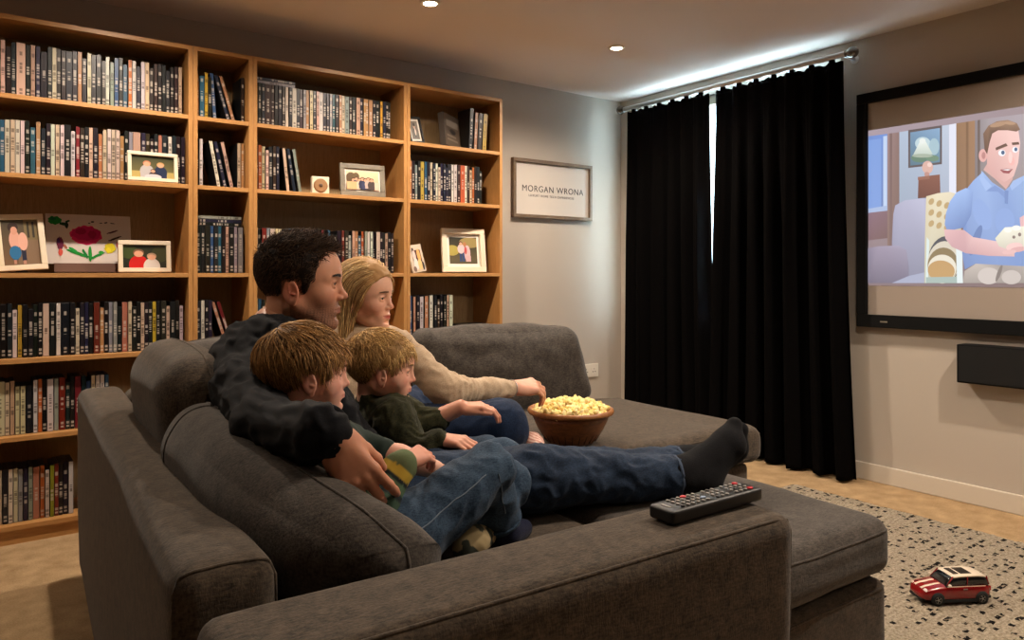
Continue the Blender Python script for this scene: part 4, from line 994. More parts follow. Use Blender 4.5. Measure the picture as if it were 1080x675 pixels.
# popcorn
pr = np.random.RandomState(3); parts = []
def kernel():
    bmk = bmesh.new(); bmesh.ops.create_icosphere(bmk, subdivisions=2, radius=1)
    v = np.array([x.co[:] for x in bmk.verts]); f = np.array([[y.index for y in x.verts] for x in bmk.faces]); bmk.free()
    out = v.copy()
    for _ in range(5):
        c = pr.normal(size=3); c /= np.linalg.norm(c); out += c*np.clip(v@c-.45, 0, 1)[:, None]*pr.uniform(.9, 1.6)
    return out*.0062, f
kn = [kernel() for _ in range(8)]
for _ in range(560):
    r = .124*math.sqrt(pr.uniform()); a = pr.uniform(0, 2*math.pi)
    z = .108+.030*(1-(r/.131)**2)+pr.uniform(-.006, .006)
    v, f = kn[pr.randint(8)]
    R = np.array(Euler(pr.uniform(0, 6.28, 3)).to_matrix())
    vv = (v*pr.uniform(.8, 1.25))@R.T; w = pr.uniform()
    base = np.array(rgb(250, 236, 176)[:3])*(1-w)+np.array(rgb(240, 210, 120)[:3])*w
    d = np.linalg.norm(v, axis=1)/.0062; cc = base[None]*np.ones((len(v), 1))
    deep = (d < 1.0)[:, None]; cc = np.where(deep & (pr.uniform() < .5), np.array(rgb(216, 160, 60)[:3])[None], cc)
    parts.append((vv+np.array((r*math.cos(a), r*math.sin(a), z)), f, cc))
V, F, Cc = join_np(parts)
o = obj_np('popcorn', V, F, vcol('popcorn_puff', .75, sss=.15, rad_=(.004, .003, .001)), loc=U2W(*BB), rot=(0, 0, -SA), col=Cc)
tag(o, 'heap of buttery popcorn filling the wooden bowl', 'popcorn', kind='stuff')
EXPOSURE = 0.95

# ------------------------------------------------------------------ people: smooth blended solids, meshed with surface nets
class Solid:
    def __init__(s): s.p = []
    def rc(s, a, b, ra, rb=None, k=.02, sub=False):
        s.p.append(('c', np.array(a, float), np.array(b, float), ra, ra if rb is None else rb, k, sub)); return s
    def el(s, c, r, k=.02, R=None, sub=False):
        s.p.append(('e', np.array(c, float), np.array(r, float), np.eye(3) if R is None else R, None, k, sub)); return s
    def chain(s, pts, rs, k=.02):
        for i in range(len(pts)-1): s.rc(pts[i], pts[i+1], rs[i], rs[i+1], k)
        return s
    def grow(s, d):
        o = Solid()
        for q in s.p:
            if q[0] == 'c': o.p.append(('c', q[1], q[2], q[3]+d, q[4]+d, q[5], q[6]))
            else: o.p.append(('e', q[1], q[2]+d, q[3], None, q[5], q[6]))
        return o
    def xf(s, R, T, sc_):
        o = Solid()
        for q in s.p:
            if q[0] == 'c': o.p.append(('c', R@(q[1]*sc_)+T, R@(q[2]*sc_)+T, q[3]*sc_, q[4]*sc_, q[5]*sc_, q[6]))
            else: o.p.append(('e', R@(q[1]*sc_)+T, q[2]*sc_, R@q[3], None, q[5]*sc_, q[6]))
        return o
    def __add__(s, o2): o = Solid(); o.p = s.p+o2.p; return o

def mesh_solid(S, h, cut=None, smooth=2):
    lo, hi = [], []
    for q in S.p:
        if q[6]: continue
        if q[0] == 'c':
            lo.append(np.minimum(q[1]-q[3], q[2]-q[4])); hi.append(np.maximum(q[1]+q[3], q[2]+q[4]))
        else: r = q[2].max(); lo.append(q[1]-r); hi.append(q[1]+r)
    lo = np.min(lo, 0)-3*h; hi = np.max(hi, 0)+3*h
    n = np.ceil((hi-lo)/h).astype(int)+1
    A = np.full(n, .05, np.float32)
    for q in S.p:
        k = q[5]; m = k+3*h
        if q[0] == 'c': a = np.minimum(q[1]-q[3], q[2]-q[4])-m; b = np.maximum(q[1]+q[3], q[2]+q[4])+m
        else:
            ext = np.sqrt((q[3]**2)@(q[2]**2)); a = q[1]-ext-m; b = q[1]+ext+m
        i0 = np.clip(((a-lo)/h).astype(int), 0, n-1); i1 = np.clip(np.ceil((b-lo)/h).astype(int)+1, 1, n)
        if np.any(i1 <= i0): continue
        ax = [lo[d]+h*np.arange(i0[d], i1[d]) for d in range(3)]
        X = np.stack(np.meshgrid(*ax, indexing='ij'), -1).astype(np.float32)
        if q[0] == 'c':
            pa = X-q[1].astype(np.float32); ba = (q[2]-q[1]).astype(np.float32); L = max(float(ba@ba), 1e-12)
            t = np.clip((pa@ba)/L, 0, 1); D = np.linalg.norm(pa-t[..., None]*ba, axis=-1)-(q[3]+t*(q[4]-q[3]))
        else:
            Y = (X-q[1].astype(np.float32))@q[3].astype(np.float32)
            k0 = np.linalg.norm(Y/q[2], axis=-1); k1 = np.linalg.norm(Y/(q[2]**2), axis=-1); D = k0*(k0-1)/np.maximum(k1, 1e-6)
        sl = tuple(slice(i0[d], i1[d]) for d in range(3)); B = A[sl]
        if q[6]:
            D = -D; g = np.maximum(k-np.abs(B-D), 0)/k; A[sl] = np.maximum(B, D)+g*g*k*.25
        else:
            g = np.maximum(k-np.abs(B-D), 0)/k; A[sl] = np.minimum(B, D)-g*g*k*.25
    if cut is not None:
        ax = [lo[d]+h*np.arange(n[d]) for d in range(3)]; X = np.stack(np.meshgrid(*ax, indexing='ij'), -1)
        A = np.maximum(A, cut(X).astype(np.float32))
    A[0] = A[-1] = .05; A[:, 0] = A[:, -1] = .05; A[:, :, 0] = A[:, :, -1] = .05
    s = A < 0
    c = np.zeros(tuple(np.array(A.shape)-1), np.int8)
    cs = [(i, j, k) for i in (0, 1) for j in (0, 1) for k in (0, 1)]
    sh = A.shape
    def cor(B, o): return B[o[0]:sh[0]-1+o[0], o[1]:sh[1]-1+o[1], o[2]:sh[2]-1+o[2]]
    for o in cs: c += cor(s, o)
    act = (c > 0) & (c < 8); ids = np.argwhere(act); idx = np.full(c.shape, -1, np.int32); idx[act] = np.arange(len(ids))
    vals = {o: cor(A, o)[act] for o in cs}
    pos = np.zeros((len(ids), 3)); cnt = np.zeros(len(ids))
    for o in cs:
        for d in range(3):
            if o[d]: continue
            o2 = list(o); o2[d] = 1; o2 = tuple(o2); a, b = vals[o], vals[o2]; cr = (a < 0) != (b < 0)
            t = np.where(cr, a/np.where(cr, a-b, 1), 0); p = np.array(o, float)[None]+np.eye(3)[d]*t[:, None]
            pos[cr] += p[cr]; cnt[cr] += 1
    V = lo+h*(ids+pos/np.maximum(cnt, 1)[:, None])
    Fs = []
    for d in range(3):
        b, c2 = (d+1) % 3, (d+2) % 3
        sl0 = [slice(None)]*3; sl1 = [slice(None)]*3; sl0[d] = slice(0, -1); sl1[d] = slice(1, None)
        s0, s1 = s[tuple(sl0)], s[tuple(sl1)]; ed = np.argwhere(s0 != s1)
        ed = ed[(ed[:, b] > 0) & (ed[:, c2] > 0) & (ed[:, b] < sh[b]-1) & (ed[:, c2] < sh[c2]-1)]
        ins = s0[tuple(ed.T)]
        def at_(db, dc): e = ed.copy(); e[:, b] += db; e[:, c2] += dc; return idx[tuple(e.T)]
        q = np.stack([at_(-1, -1), at_(0, -1), at_(0, 0), at_(-1, 0)], 1); q[~ins] = q[~ins][:, ::-1]; Fs.append(q)
    F = np.vstack(Fs); F = F[(F >= 0).all(1)]
    for _ in range(smooth):
        acc = np.zeros_like(V); ct = np.zeros(len(V))
        for i in range(4):
            a, b = F[:, i], F[:, (i+1) % 4]; np.add.at(acc, a, V[b]); np.add.at(ct, a, 1); np.add.at(acc, b, V[a]); np.add.at(ct, b, 1)
        V = V*.5+.5*acc/np.maximum(ct, 1)[:, None]
    return V, F

def vnormals(V, F):
    n = np.cross(V[F[:, 2]]-V[F[:, 0]], V[F[:, 3]]-V[F[:, 1]]); N_ = np.zeros_like(V)
    for i in range(4): np.add.at(N_, F[:, i], n)
    return N_/(np.linalg.norm(N_, axis=1)[:, None]+1e-12)

def rotm(yaw, pitch, roll):
    cy, sy = math.cos(rad(yaw)), math.sin(rad(yaw)); cp, sp = math.cos(rad(pitch)), math.sin(rad(pitch)); cr, sr = math.cos(rad(roll)), math.sin(rad(roll))
    Z = np.array(((cy, -sy, 0), (sy, cy, 0), (0, 0, 1))); Y = np.array(((cp, 0, sp), (0, 1, 0), (-sp, 0, cp))); X = np.array(((1, 0, 0), (0, cr, -sr), (0, sr, cr)))
    return Z@Y@X     # pitch > 0 looks down

def head_solid(c):
    """head in its own frame: x forward, z up, origin between the eyes; adult male size"""
    fz = c.get('fz', 1); ns = c.get('nose', 1); jw = c.get('jaw', 1); fx = c.get('fx', 1.0)
    S = Solid(); Z = lambda z: z*fz if z < 0 else z*c.get('uz', 1)
    S.el((-.015, 0, Z(.034)), (.099, .077, .089*c.get('uz', 1)), .02)
    S.el((.022, 0, Z(.022)), (.068, .068, .070), .03)
    S.el((.030, 0, Z(-.045)), (.053, .053*jw, .058*fz), .03)
    for s in (-1, 1):
        S.rc((-.008, s*.050*jw, Z(-.055)), (.058, s*.018*jw, Z(-.101)), .015, .014, .035)
        S.el((.050, s*.038, Z(-.030)), (.026, .024*c.get('cheek', 1), .024*c.get('cheek', 1)), .025)
    S.el((.071*fx, 0, Z(-.101)), (.018, .021*jw, .0165*fz), .02)
    br = c.get('brow', 1)
    for s in (-1, 1): S.rc((.0775, s*.010, Z(.016)), (.062, s*.044, Z(.014)), .0085*br, .009*br, .014)
    for s in (-1, 1):
        S.el((.092, s*.031, Z(-.001)), (.016, .016, .0115), .014, sub=True)
    for s in (-1, 1):
        S.el((.0695, s*.031, -.0005), (.0143, .0150, .0125), .003)
        S.rc((.0835, s*.024, .0072), (.0790, s*.041, .0050), .0022, .0018, .004)
        S.rc((.0825, s*.025, -.0085), (.0780, s*.040, -.0075), .0022, .0018, .004)
        S.el((.0865, s*.0325, -.0008), (.0085, .0125, .0031), .0018, sub=True)
    S.rc((.079, 0, .008), (.079+.0195*ns, 0, Z(-.024)), .0078, .0078*ns, .012)
    S.el((.079+.0225*ns, 0, Z(-.031)), (.0105*ns, .0098*ns, .0088*ns), .007)
    for s in (-1, 1):
        S.el((.079+.0115*ns, s*.0118*ns, Z(-.0355)), (.0105*ns, .0068*ns, .0075*ns), .005)
        S.el((.079+.0165*ns, s*.0065*ns, Z(-.0435)), (.0045, .0028, .0030), .002, sub=True)
    S.el((.068, 0, Z(-.068)), (.0215, .029, .024*fz), .018)
    lp = c.get('lips', 1)
    for s in (-1, 1):
        S.rc((.0895, s*.003, Z(-.0605)), (.0775, s*.0225, Z(-.0655)), .0052*lp, .0022, .004)
        S.rc((.0885, s*.002, Z(-.0715)), (.0770, s*.0215, Z(-.0668)), .0058*lp, .0024, .004)
        S.rc((.098, 0, Z(-.0657)), (.0815, s*.0240, Z(-.0662)), .0013+c.get('open', 0), .0010, .0022, sub=True)
    S.el((.087, 0, Z(-.084)), (.009, .018, .0055), .008, sub=True)
    # ears
    ez = c.get('earz', -.024); ex = c.get('earx', -.016)
    for s in (-1, 1):
        R = rotm(s*(90-68), 0, 0)@rotm(0, -12, 0)
        R = rotm(s*17, 0, 0)@rotm(0, -12, s*6)
        cc = np.array((ex, s*.0785, Z(ez))); es = c.get('ears', 1)
        S.el(cc, (.0205*es, .0062, .0305*es), .005, R=R)
        S.el(cc+np.array((.002, s*.0085, .002)), (.0138*es, .0075, .0215*es), .003, R=R, sub=True)
        S.rc(cc+R@np.array((.004, s*.002, -.004)), cc+R@np.array((.009, s*.003, -.006)), .0035, .003, .003)
        S.rc(cc+R@np.array((-.004, s*.0022, -.012)), cc+R@np.array((-.002, s*.0022, .015)), .0026, .0022, .003)
        S.el(cc+np.array((.005, 0, -.026*es)), (.0075, .0055, .0085), .005)
    return S

def skin_cols(Vl, c):
    """colour of the skin itself, Vl in head coordinates"""
    fz = c.get('fz', 1); base = np.array(rgb(*c['skin'])[:3]); C_ = np.tile(base, (len(Vl), 1))
    def mixc(w, col):
        nonlocal C_
        w = np.clip(w, 0, 1)[:, None]; C_ = C_*(1-w)+np.array(rgb(*col)[:3])*w
    x, y, z = Vl[:, 0], Vl[:, 1], Vl[:, 2]
    g = lambda cx, cy, cz, rx, ry, rz: np.exp(-(((x-cx)/rx)**2+((np.abs(y)-cy)/ry)**2+((z-cz)/rz)**2))
    mixc(.45*g(.06, .045, -.035*fz, .04, .02, .022), c.get('blush', (206, 120, 104)))
    mixc(.4*g(.105, 0, -.032*fz, .02, .014, .014), (206, 118, 100)); mixc(.6*g(-.016, .083, -.02, .03, .02, .03), (204, 112, 96))
    if c.get('stubble'):
        w = c['stubble']*(1/(1+np.exp((z+.052*fz+.25*np.clip(.05-x, 0, .1))/.008)))*(x > -.02)*(1/(1+np.exp((-z-.125)/.01)))
        w += c['stubble']*.8*np.exp(-(((x-.09)/.02)**2+(y/.026)**2+((z+.052)/.006)**2)); n = .75+.25*noise(Vl, 700)
        mixc(w*n, (84, 60, 50))
    lipw = np.exp(-(((z+.0662*fz)/.0068)**4+(y/.0235)**4))*(x > .072)
    mixc(lipw*c.get('lipw', .6), c.get('lip', (170, 92, 82)))
    return C_

def palm_frame(w, f, nrm):
    f = np.array(f, float); f /= np.linalg.norm(f); n_ = np.array(nrm, float); n_ -= f*(n_@f); n_ /= np.linalg.norm(n_); return np.array(w, float), f, n_
def hand_solid(w, f, nrm, right, size=1.0, curls=(20, 30, 20), spread=5, thumb=(35, 25, 20), per=None, arm=None, td=1.0):
    w, f, n_ = palm_frame(w, f, nrm)
    s_ = np.cross(n_, f) if right else np.cross(f, n_)
    # back of a right hand towards the viewer, fingers up: the thumb lies to the left
    S = Solid(); z = size
    if arm is not None: S.rc(arm[0], w, arm[1], arm[2], .02*z)
    offs = [.028, .0095, -.0095, -.027]; plen = [.088, .090, .085, .077]
    segs = [(.043, .026, .021), (.048, .030, .022), (.044, .028, .022), (.034, .021, .019)]; rs = [(.0098, .0086, .0078, .0068), (.0100, .0088, .0079, .0069), (.0095, .0084, .0075, .0066), (.0084, .0074, .0067, .0060)]
    for i in range(4):
        kn_ = w+(f*plen[i]+s_*offs[i]+n_*.002)*z
        S.rc(w+(s_*offs[i]*.50+f*.010)*z, kn_, .0150*z, .0112*z, .012*z)
    S.el(w+(f*.045-n_*.006)*z, np.array((.045, .034, .0125))*z, .012*z, R=np.stack([f, s_, n_], 1))
    S.el(w+(f*.030+s_*.022-n_*.010)*z, np.array((.030, .015, .014))*z, .012*z, R=np.stack([f, s_, n_], 1))
    for i in range(4):
        p = w+(f*plen[i]+s_*offs[i]+n_*.002)*z; a = 0; cur = curls if per is None else per[i]; sp = rad(spread*(1.5-i)*.8)
        d0 = f*math.cos(sp)+s_*math.sin(sp)
        for j in range(3):
            a += rad(cur[j]); d = d0*math.cos(a)-n_*math.sin(a); q = p+d*segs[i][j]*z
            S.rc(p, q, rs[i][j]*z, rs[i][j+1]*z, .004*z if j else .0075*z); p = q
    p = w+(f*.020+s_*.024-n_*.008)*z; a1, a2, a3 = thumb
    d = f*math.cos(rad(a1))+s_*math.sin(rad(a1))-n_*.35*td; d /= np.linalg.norm(d); q = p+d*.042*z; S.rc(p, q, .0150*z, .0118*z, .010*z); p = q
    d = f*math.cos(rad(a1-a2))+s_*math.sin(rad(a1-a2))-n_*.45*td; d /= np.linalg.norm(d); q = p+d*.032*z; S.rc(p, q, .0115*z, .0102*z, .004*z); p = q
    d = f*math.cos(rad(a1-a2-a3))+s_*math.sin(rad(a1-a2-a3))-n_*.5*td; d /= np.linalg.norm(d); q = p+d*.026*z; S.rc(p, q, .0102*z, .0078*z, .004*z)
    return S

M_skin = vcol('skin', .48, sss=.12, spec=.35, bump=.08, bscale=500)
M_hair = vcol('hair', .55, spec=.22)
M_eye = vcol('eye_surface', .08, spec=.7)
def eyeballs(R, T, s, iris, parent, base):
    for sd in (-1, 1):
        bm = bmesh.new(); bmesh.ops.create_uvsphere(bm, u_segments=40, v_segments=28, radius=.0125*s)
        V = np.array([v.co[:] for v in bm.verts]); bm.free()
        # sphere with its pole forward
        n, m = 28, 36; vs = []; fs = []
        for i in range(n+1):
            a = math.pi*i/n
            for j in range(m):
                b = 2*math.pi*j/m; vs.append((math.cos(a), math.sin(a)*math.cos(b), math.sin(a)*math.sin(b)))
        for i in range(n):
            for j in range(m): fs.append((i*m+j, (i+1)*m+j, (i+1)*m+(j+1) % m, i*m+(j+1) % m))
        vs = np.array(vs); ang = np.degrees(np.arccos(np.clip(vs[:, 0], -1, 1)))
        col = np.tile(rgb(172, 158, 150)[:3], (len(vs), 1)); col[ang < 29] = rgb(*iris)[:3]; col[ang < 12] = rgb(8, 8, 8)[:3]
        P = (vs*.0124*s); c = R@(np.array((.0705, sd*.031, -.0005))*s)+T
        obj_np('eye', P@R.T+c-np.array(base), fs, M_eye, parent, col=col)

E2 = (np.array((.022, 0, .022)), np.array((.068, .068, .070)))
def strands(roots, flow, n_seg, length, rad0, skull, liftf, cols, seed=0, tip=.25, jitter=.15, hug=None, puff=.05):
    """roots (N,3) in head coords; flow(p, i) direction; skull: (centre, radii) kept outside of"""
    r = np.random.RandomState(seed); n = len(roots); roots = roots.copy(); k0 = np.linalg.norm((roots-E2[0])/(E2[1]+.004), axis=1); bad0 = k0 < 1; roots[bad0] = E2[0]+(roots[bad0]-E2[0])/k0[bad0][:, None]
    P = np.zeros((n, n_seg+1, 3)); P[:, 0] = roots
    c, R_ = skull; L = np.broadcast_to(length, (n,))/n_seg; jit = r.normal(size=(n, 3))*jitter
    jit2 = r.normal(size=(n, 3))*jitter
    for i in range(n_seg):
        p = P[:, i]; f = (i+1)/n_seg
        nn = (p-c)/R_**2; nn /= np.linalg.norm(nn, axis=1)[:, None]
        d = flow(p, f)+jit+jit2*f
        dn = (d*nn).sum(1)[:, None]; kk = np.linalg.norm((p-c)/R_, axis=1)[:, None]; hug_ = np.clip((1.30-kk)/.15, 0, 1) if hug is None else hug(p, f)[:, None]
        d = d-nn*np.where(dn < 0, dn, dn*hug_)
        d = d+nn*np.asarray(liftf(p, f)).reshape(-1, 1)
        d /= np.linalg.norm(d, axis=1)[:, None]+1e-9
        q = p+d*L[:, None]
        k = np.linalg.norm((q-c)/R_, axis=1); lim = 1.0+.035+puff*min(f, .6)
        bad = k < lim; q[bad] = c+(q[bad]-c)*(lim/k[bad])[:, None]
        k = np.linalg.norm((q-E2[0])/(E2[1]+.0125), axis=1); bad = k < 1; q[bad] = E2[0]+(q[bad]-E2[0])/k[bad][:, None]
        P[:, i+1] = q
    # tubes
    T = np.gradient(P, axis=1); T /= np.linalg.norm(T, axis=2)[..., None]+1e-9
    up = r.normal(size=(n, 1, 3)); A = np.cross(T, up); A /= np.linalg.norm(A, axis=2)[..., None]+1e-9; B = np.cross(T, A)
    f = np.linspace(0, 1, n_seg+1); prof = rad0*(.75+.5*np.sin(np.pi*f)*.5)*(1-(1-tip)*f**2); m = 3
    a = np.linspace(0, 2*math.pi, m, endpoint=False)
    sc_ = r.uniform(.6, 1.25, n)
    V = P[:, :, None]+(A[:, :, None]*np.cos(a)[:, None]+B[:, :, None]*np.sin(a)[:, None])*(prof[None, :, None, None]*sc_[:, None, None, None])
    ids = np.arange(n*(n_seg+1)*m).reshape(n, n_seg+1, m); F = np.stack([ids[:, :-1], ids[:, 1:], np.roll(ids, -1, 2)[:, 1:], np.roll(ids, -1, 2)[:, :-1]], -1).reshape(-1, 4)
    w = r.uniform(0, 1, n)**1.2; c0, c1 = np.array(rgb(*cols[0])[:3]), np.array(rgb(*cols[1])[:3])
    Cc = np.repeat((c0[None]*(1-w[:, None])+c1[None]*w[:, None])[:, None], (n_seg+1)*m, 1).reshape(-1, 3)
    return V.reshape(-1, 3), F, Cc

def scalp_points(n, skull, pred, seed):
    r = np.random.RandomState(seed); out = []
    c, R_ = skull
    while sum(map(len, out)) < n:
        d = r.normal(size=(4000, 3)); d /= np.linalg.norm(d, axis=1)[:, None]; p = c+d*R_; out.append(p[pred(p)])
    return np.vstack(out)[:n]

def clothes(name, S, h, mat, parent, base, fold=.004, fs=22, seed=0, cut=None, aniso=(1, 1, 1), col=None, smooth=2, grow=.008, extra=None):
    V, F = mesh_solid(S.grow(grow), h, cut, smooth)
    nn = vnormals(V, F); q = V*np.array(aniso)
    w = 1-np.abs(noise(q, fs, seed)); w2 = noise(q, fs*.45, seed+3)
    V = V+nn*(fold*(w*.6+w2*.5))[:, None]
    if extra is not None: V = extra(V, nn)
    cc = col(V) if col is not None else None
    return obj_np(name, V-np.array(base), F, mat, parent, col=cc)
def finish_body(pieces, parent, base):
    Vs = [(v-np.array(base), f, c) for v, f, c in pieces]; V, F, Cc = join_np(Vs)
    return obj_np('body', V, F, M_skin, parent, col=Cc)
def body_piece(S, h, skin, smooth=1, nails=None):
    V, F = mesh_solid(S, h, None, smooth); n_ = noise(V, 60)*.04+noise(V, 300)*.02
    c = np.array(rgb(*skin)[:3])[None]*(1+n_[:, None]*np.array((.6, 1, 1)))
    return V, F, np.clip(c, 0, 1)
HV = [None]
def surf_x(y, z):
    V = HV[0]; m = (np.abs(V[:, 1]-y) < .0035) & (np.abs(V[:, 2]-z) < .003) & (V[:, 0] > 0); return V[m, 0].max() if m.any() else .08
def head_piece(c, R, T, s, h, neck=None):
    S = head_solid(c)
    if neck is not None:
        nb = (np.array(neck)-T)@R/s
        S.rc((-.032, 0, -.050*c.get('fz', 1)), nb, c.get('neckr', .054), c.get('neckr', .054)*1.06, .03)
        S.p = [S.p[-1]]+S.p[:-1]
    V, F = mesh_solid(S, h/s, None, 1); HV[0] = V; col = skin_cols(V, c); n_ = noise(V, 300)*.02
    return (V*s)@R.T+T, F, np.clip(col*(1+n_[:, None]), 0, 1)

def cap_hair(pred_cut, skull, grow_, R, T, s, h, col, extra=()):
    c, R_ = skull; S = Solid(); S.el(c, R_+grow_, .01); S.el(E2[0], E2[1]+grow_+.001, .03)
    for e in extra: S.el(*e, .02)
    V, F = mesh_solid(S, h, pred_cut, 2); nn = vnormals(V, F); V = V+nn*(.0012*noise(V*np.array((1, 1, .4)), 160))[:, None]
    return (V*s)@R.T+T, F, np.tile(rgb(*col)[:3], (len(V), 1))

def linep(x, xs, zs): return np.interp(x, xs, zs)
def tohead(P, F, Cc, R, T, s): return (P*s)@R.T+T, F, Cc

def brows(R, T, s, col, z0=.0205, thick=.0035, n=160, seed=0, fz=1):
    r = np.random.RandomState(seed); parts = []
    for sd in (-1, 1):
        u = r.uniform(0, 1, n); y = sd*(.012+.034*u); x = .0865-.016*u**2; z = z0+.0035*np.sin(u*2.4)-.003*u+r.uniform(-1, 1, n)*thick*(1-.6*u)
        for i in range(n):
            p = np.array((surf_x(y[i], z[i])-.0004, y[i], z[i])); d = np.array((-.2, sd*1, .1)); d /= np.linalg.norm(d)
            parts.append(tube([p, p+d*.004, p+d*.008+np.array((0, 0, -.001))], [.0006, .0006, .0002], 3))
        ls = []
        for yy in np.linspace(.0205, .0435, 12):
            zz = -.0008+.0036*math.sin((yy-.0205)/.023*math.pi)*1.0+.0006; ls.append((max(surf_x(sd*yy, zz+.0012)-.0006, 0), sd*yy, zz))
        parts.append(tube(ls, [.0004]+[.0010]*10+[.0005], 5))
    V, F, _ = join_np([(a_, b_) for a_, b_ in parts if b_.shape[1] == 4]); return (V*s)@R.T+T, F, np.tile(rgb(*col)[:3], (len(V), 1))

# =================================================================== the man
def denim(name, c1, c2):
    return fabric(name, c1, c2, 420, 16, .25, .85, .05)
M_jeanM = denim('blue_denim', rgb(12, 24, 42), rgb(44, 62, 86)); M_jeanB = denim('washed_blue_denim', rgb(18, 34, 54), rgb(64, 86, 108)); M_jeanW = denim('dark_blue_denim', rgb(12, 24, 46), rgb(30, 50, 80))
M_navy = fabric('navy_black_jersey', rgb(4, 5, 8), rgb(13, 14, 20), 500, 40, .2, .9, .03)
M_sock = fabric('black_sock_knit', rgb(7, 7, 9), rgb(18, 18, 22), 500, 40, .3, .95, .02)
M_sockn = fabric('navy_sock_knit', rgb(12, 16, 34), rgb(28, 34, 60), 500, 40, .3, .95, .05)
M_cream2 = fabric('cream_knit', rgb(172, 148, 122), rgb(206, 184, 156), 420, 18, .25, .9, .1)
M_green = fabric('dark_green_jersey', rgb(22, 24, 15), rgb(62, 62, 38), 300, 12, .25, .9, .05)
A_ = np.array
def lerp(a, b, t): return A_(a)*(1-t)+A_(b)*t

def do_father():
    base = (.60, 1.64, SEAT)
    t = uvroot('person', *base, 'man in a dark navy jumper and jeans with his arm round the nearer boy', 'person', 'family watching from the sofa')
    R = rotm(-27, 2, 0); T = A_((.597, 1.839, 1.013)); s = 1.0
    neck = A_((.548, 1.868, .875))
    c = dict(skin=(208, 150, 120), stubble=.85, lips=.85, brow=1.15, jaw=1.06, lip=(150, 88, 78), blush=(196, 120, 100))
    P = [head_piece(c, R, T, s, .0021, neck)]
    shR, elR, wrR = A_((.412, 1.650, .780)), A_((.378, 1.385, .752)), A_((.420, 1.172, .774))
    shL, elL, wrL = A_((.53, 2.02, .815)), A_((.60, 2.19, .66)), A_((.80, 2.06, .60))
    pel, bel, che = A_((.60, 1.63, .57)), A_((.555, 1.70, .665)), A_((.495, 1.80, .785))
    hipR, knR, anR = A_((.64, 1.56, .535)), A_((1.03, 1.425, .548)), A_((1.385, 1.310, .522))
    hipL, knL, anL = A_((.70, 1.68, .535)), A_((1.09, 1.50, .525)), A_((1.475, 1.385, .52))
    B = Solid().el(che, (.10, .16, .14), .04, R=rotm(20, 0, 0)).el(bel, (.11, .14, .12), .05).el(pel, (.12, .15, .10), .05)
    B.rc(shR, shL, .058, .058, .05).rc(neck+A_((-.01, 0, .03)), che, .055, .07, .05).chain([shR, elR, wrR], [.050, .036, .026], .03).chain([shL, elL, wrL], [.050, .036, .026], .03)
    B.chain([hipR, knR, anR], [.070, .046, .034], .03).chain([hipL, knL, anL], [.070, .046, .034], .03)
    P.append(body_piece(B, .008, c['skin'], 1))
    fdir = A_((.053, -.030, -.072)); per = [(14, 26, 14), (20, 32, 18), (26, 36, 20), (34, 38, 20)]
    cuffd = (wrR-elR)/np.linalg.norm(wrR-elR)
    P.append(body_piece(hand_solid(wrR+A_((.004, -.006, -.006)), (.50, -.16, -.82), (-.30, -.88, .30), True, .98, per=per, spread=9, thumb=(20, 5, 10), arm=(lerp(elR, wrR, .86), .024, .027)), .0021, (200, 138, 108)))
    P.append(body_piece(hand_solid(wrL, (.9, -.3, -.2), (.2, .2, .9), False, 1.0, curls=(20, 25, 15), arm=(lerp(elL, wrL, .7), .034, .029)), .003, c['skin']))
    finish_body(P, t, base); eyeballs(R, T, s, (70, 48, 34), t, base)
    # jumper
    J = Solid().el(che, (.115, .17, .15), .05, R=rotm(20, 0, 0)).el(bel, (.125, .15, .13), .06).el(pel+A_((0, .02, .03)), (.13, .15, .08), .05)
    J.rc(shR, shL, .066, .066, .05).rc(neck+A_((-.006, .004, -.040)), che, .060, .085, .03)
    J.chain([shR, elR, lerp(elR, wrR, .93)], [.064, .048, .045], .03).chain([shL, elL, lerp(elL, wrL, .9)], [.064, .052, .036], .03)
    clothes('jumper', J, .0065, M_navy, t, base, fold=.008, fs=62, seed=2, aniso=(1.5, .55, 1.5), grow=.004)
    e = np.cross(cuffd, (0, 0, 1)); e /= np.linalg.norm(e); g = np.cross(e, cuffd); cc = lerp(elR, wrR, .97)
    V, F = tube([cc+.041*(e*math.cos(x)+g*math.sin(x)) for x in np.linspace(0, 2*math.pi, 40, endpoint=False)], .0075, 8, True); obj_np('cuff', V-A_(base), F, M_navy, t)
    nk = [neck+A_((-.006, .004, -.012))+ .062*A_((math.cos(a), math.sin(a), -.25*math.cos(a)+.05*math.sin(a))) for a in np.linspace(0, 2*math.pi, 40, endpoint=False)]
    V, F = tube(nk, .0075, 8, True); obj_np('collar', V-A_(base), F, M_navy, t)
    # trousers
    Q = Solid().el(pel+A_((.02, 0, -.025)), (.13, .15, .085), .05).chain([hipR, knR, lerp(knR, anR, .96)], [.090, .061, .047], .05).chain([hipL, knL, lerp(knL, anL, .93)], [.090, .061, .047], .05)
    Q.el(knR+A_((-.02, -.01, .012)), (.06, .05, .05), .04)
    clothes('trousers', Q, .0065, M_jeanM, t, base, fold=.009, fs=44, seed=5, aniso=(1, 1.2, 1.2), grow=.003)
    for a, k in ((anR, knR), (anL, knL)):
        d = (a-k)/np.linalg.norm(a-k); e = np.cross(d, (0, 0, 1)); e /= np.linalg.norm(e); g = np.cross(e, d); cc = lerp(k, a, .955)
        V, F = tube([cc+.0515*(e*math.cos(x)+g*math.sin(x)) for x in np.linspace(0, 2*math.pi, 40, endpoint=False)], .0042, 6, True); obj_np('trouser_hem', V-A_(base), F, simple('pale_denim_hem', rgb(60, 74, 96), .9), t)
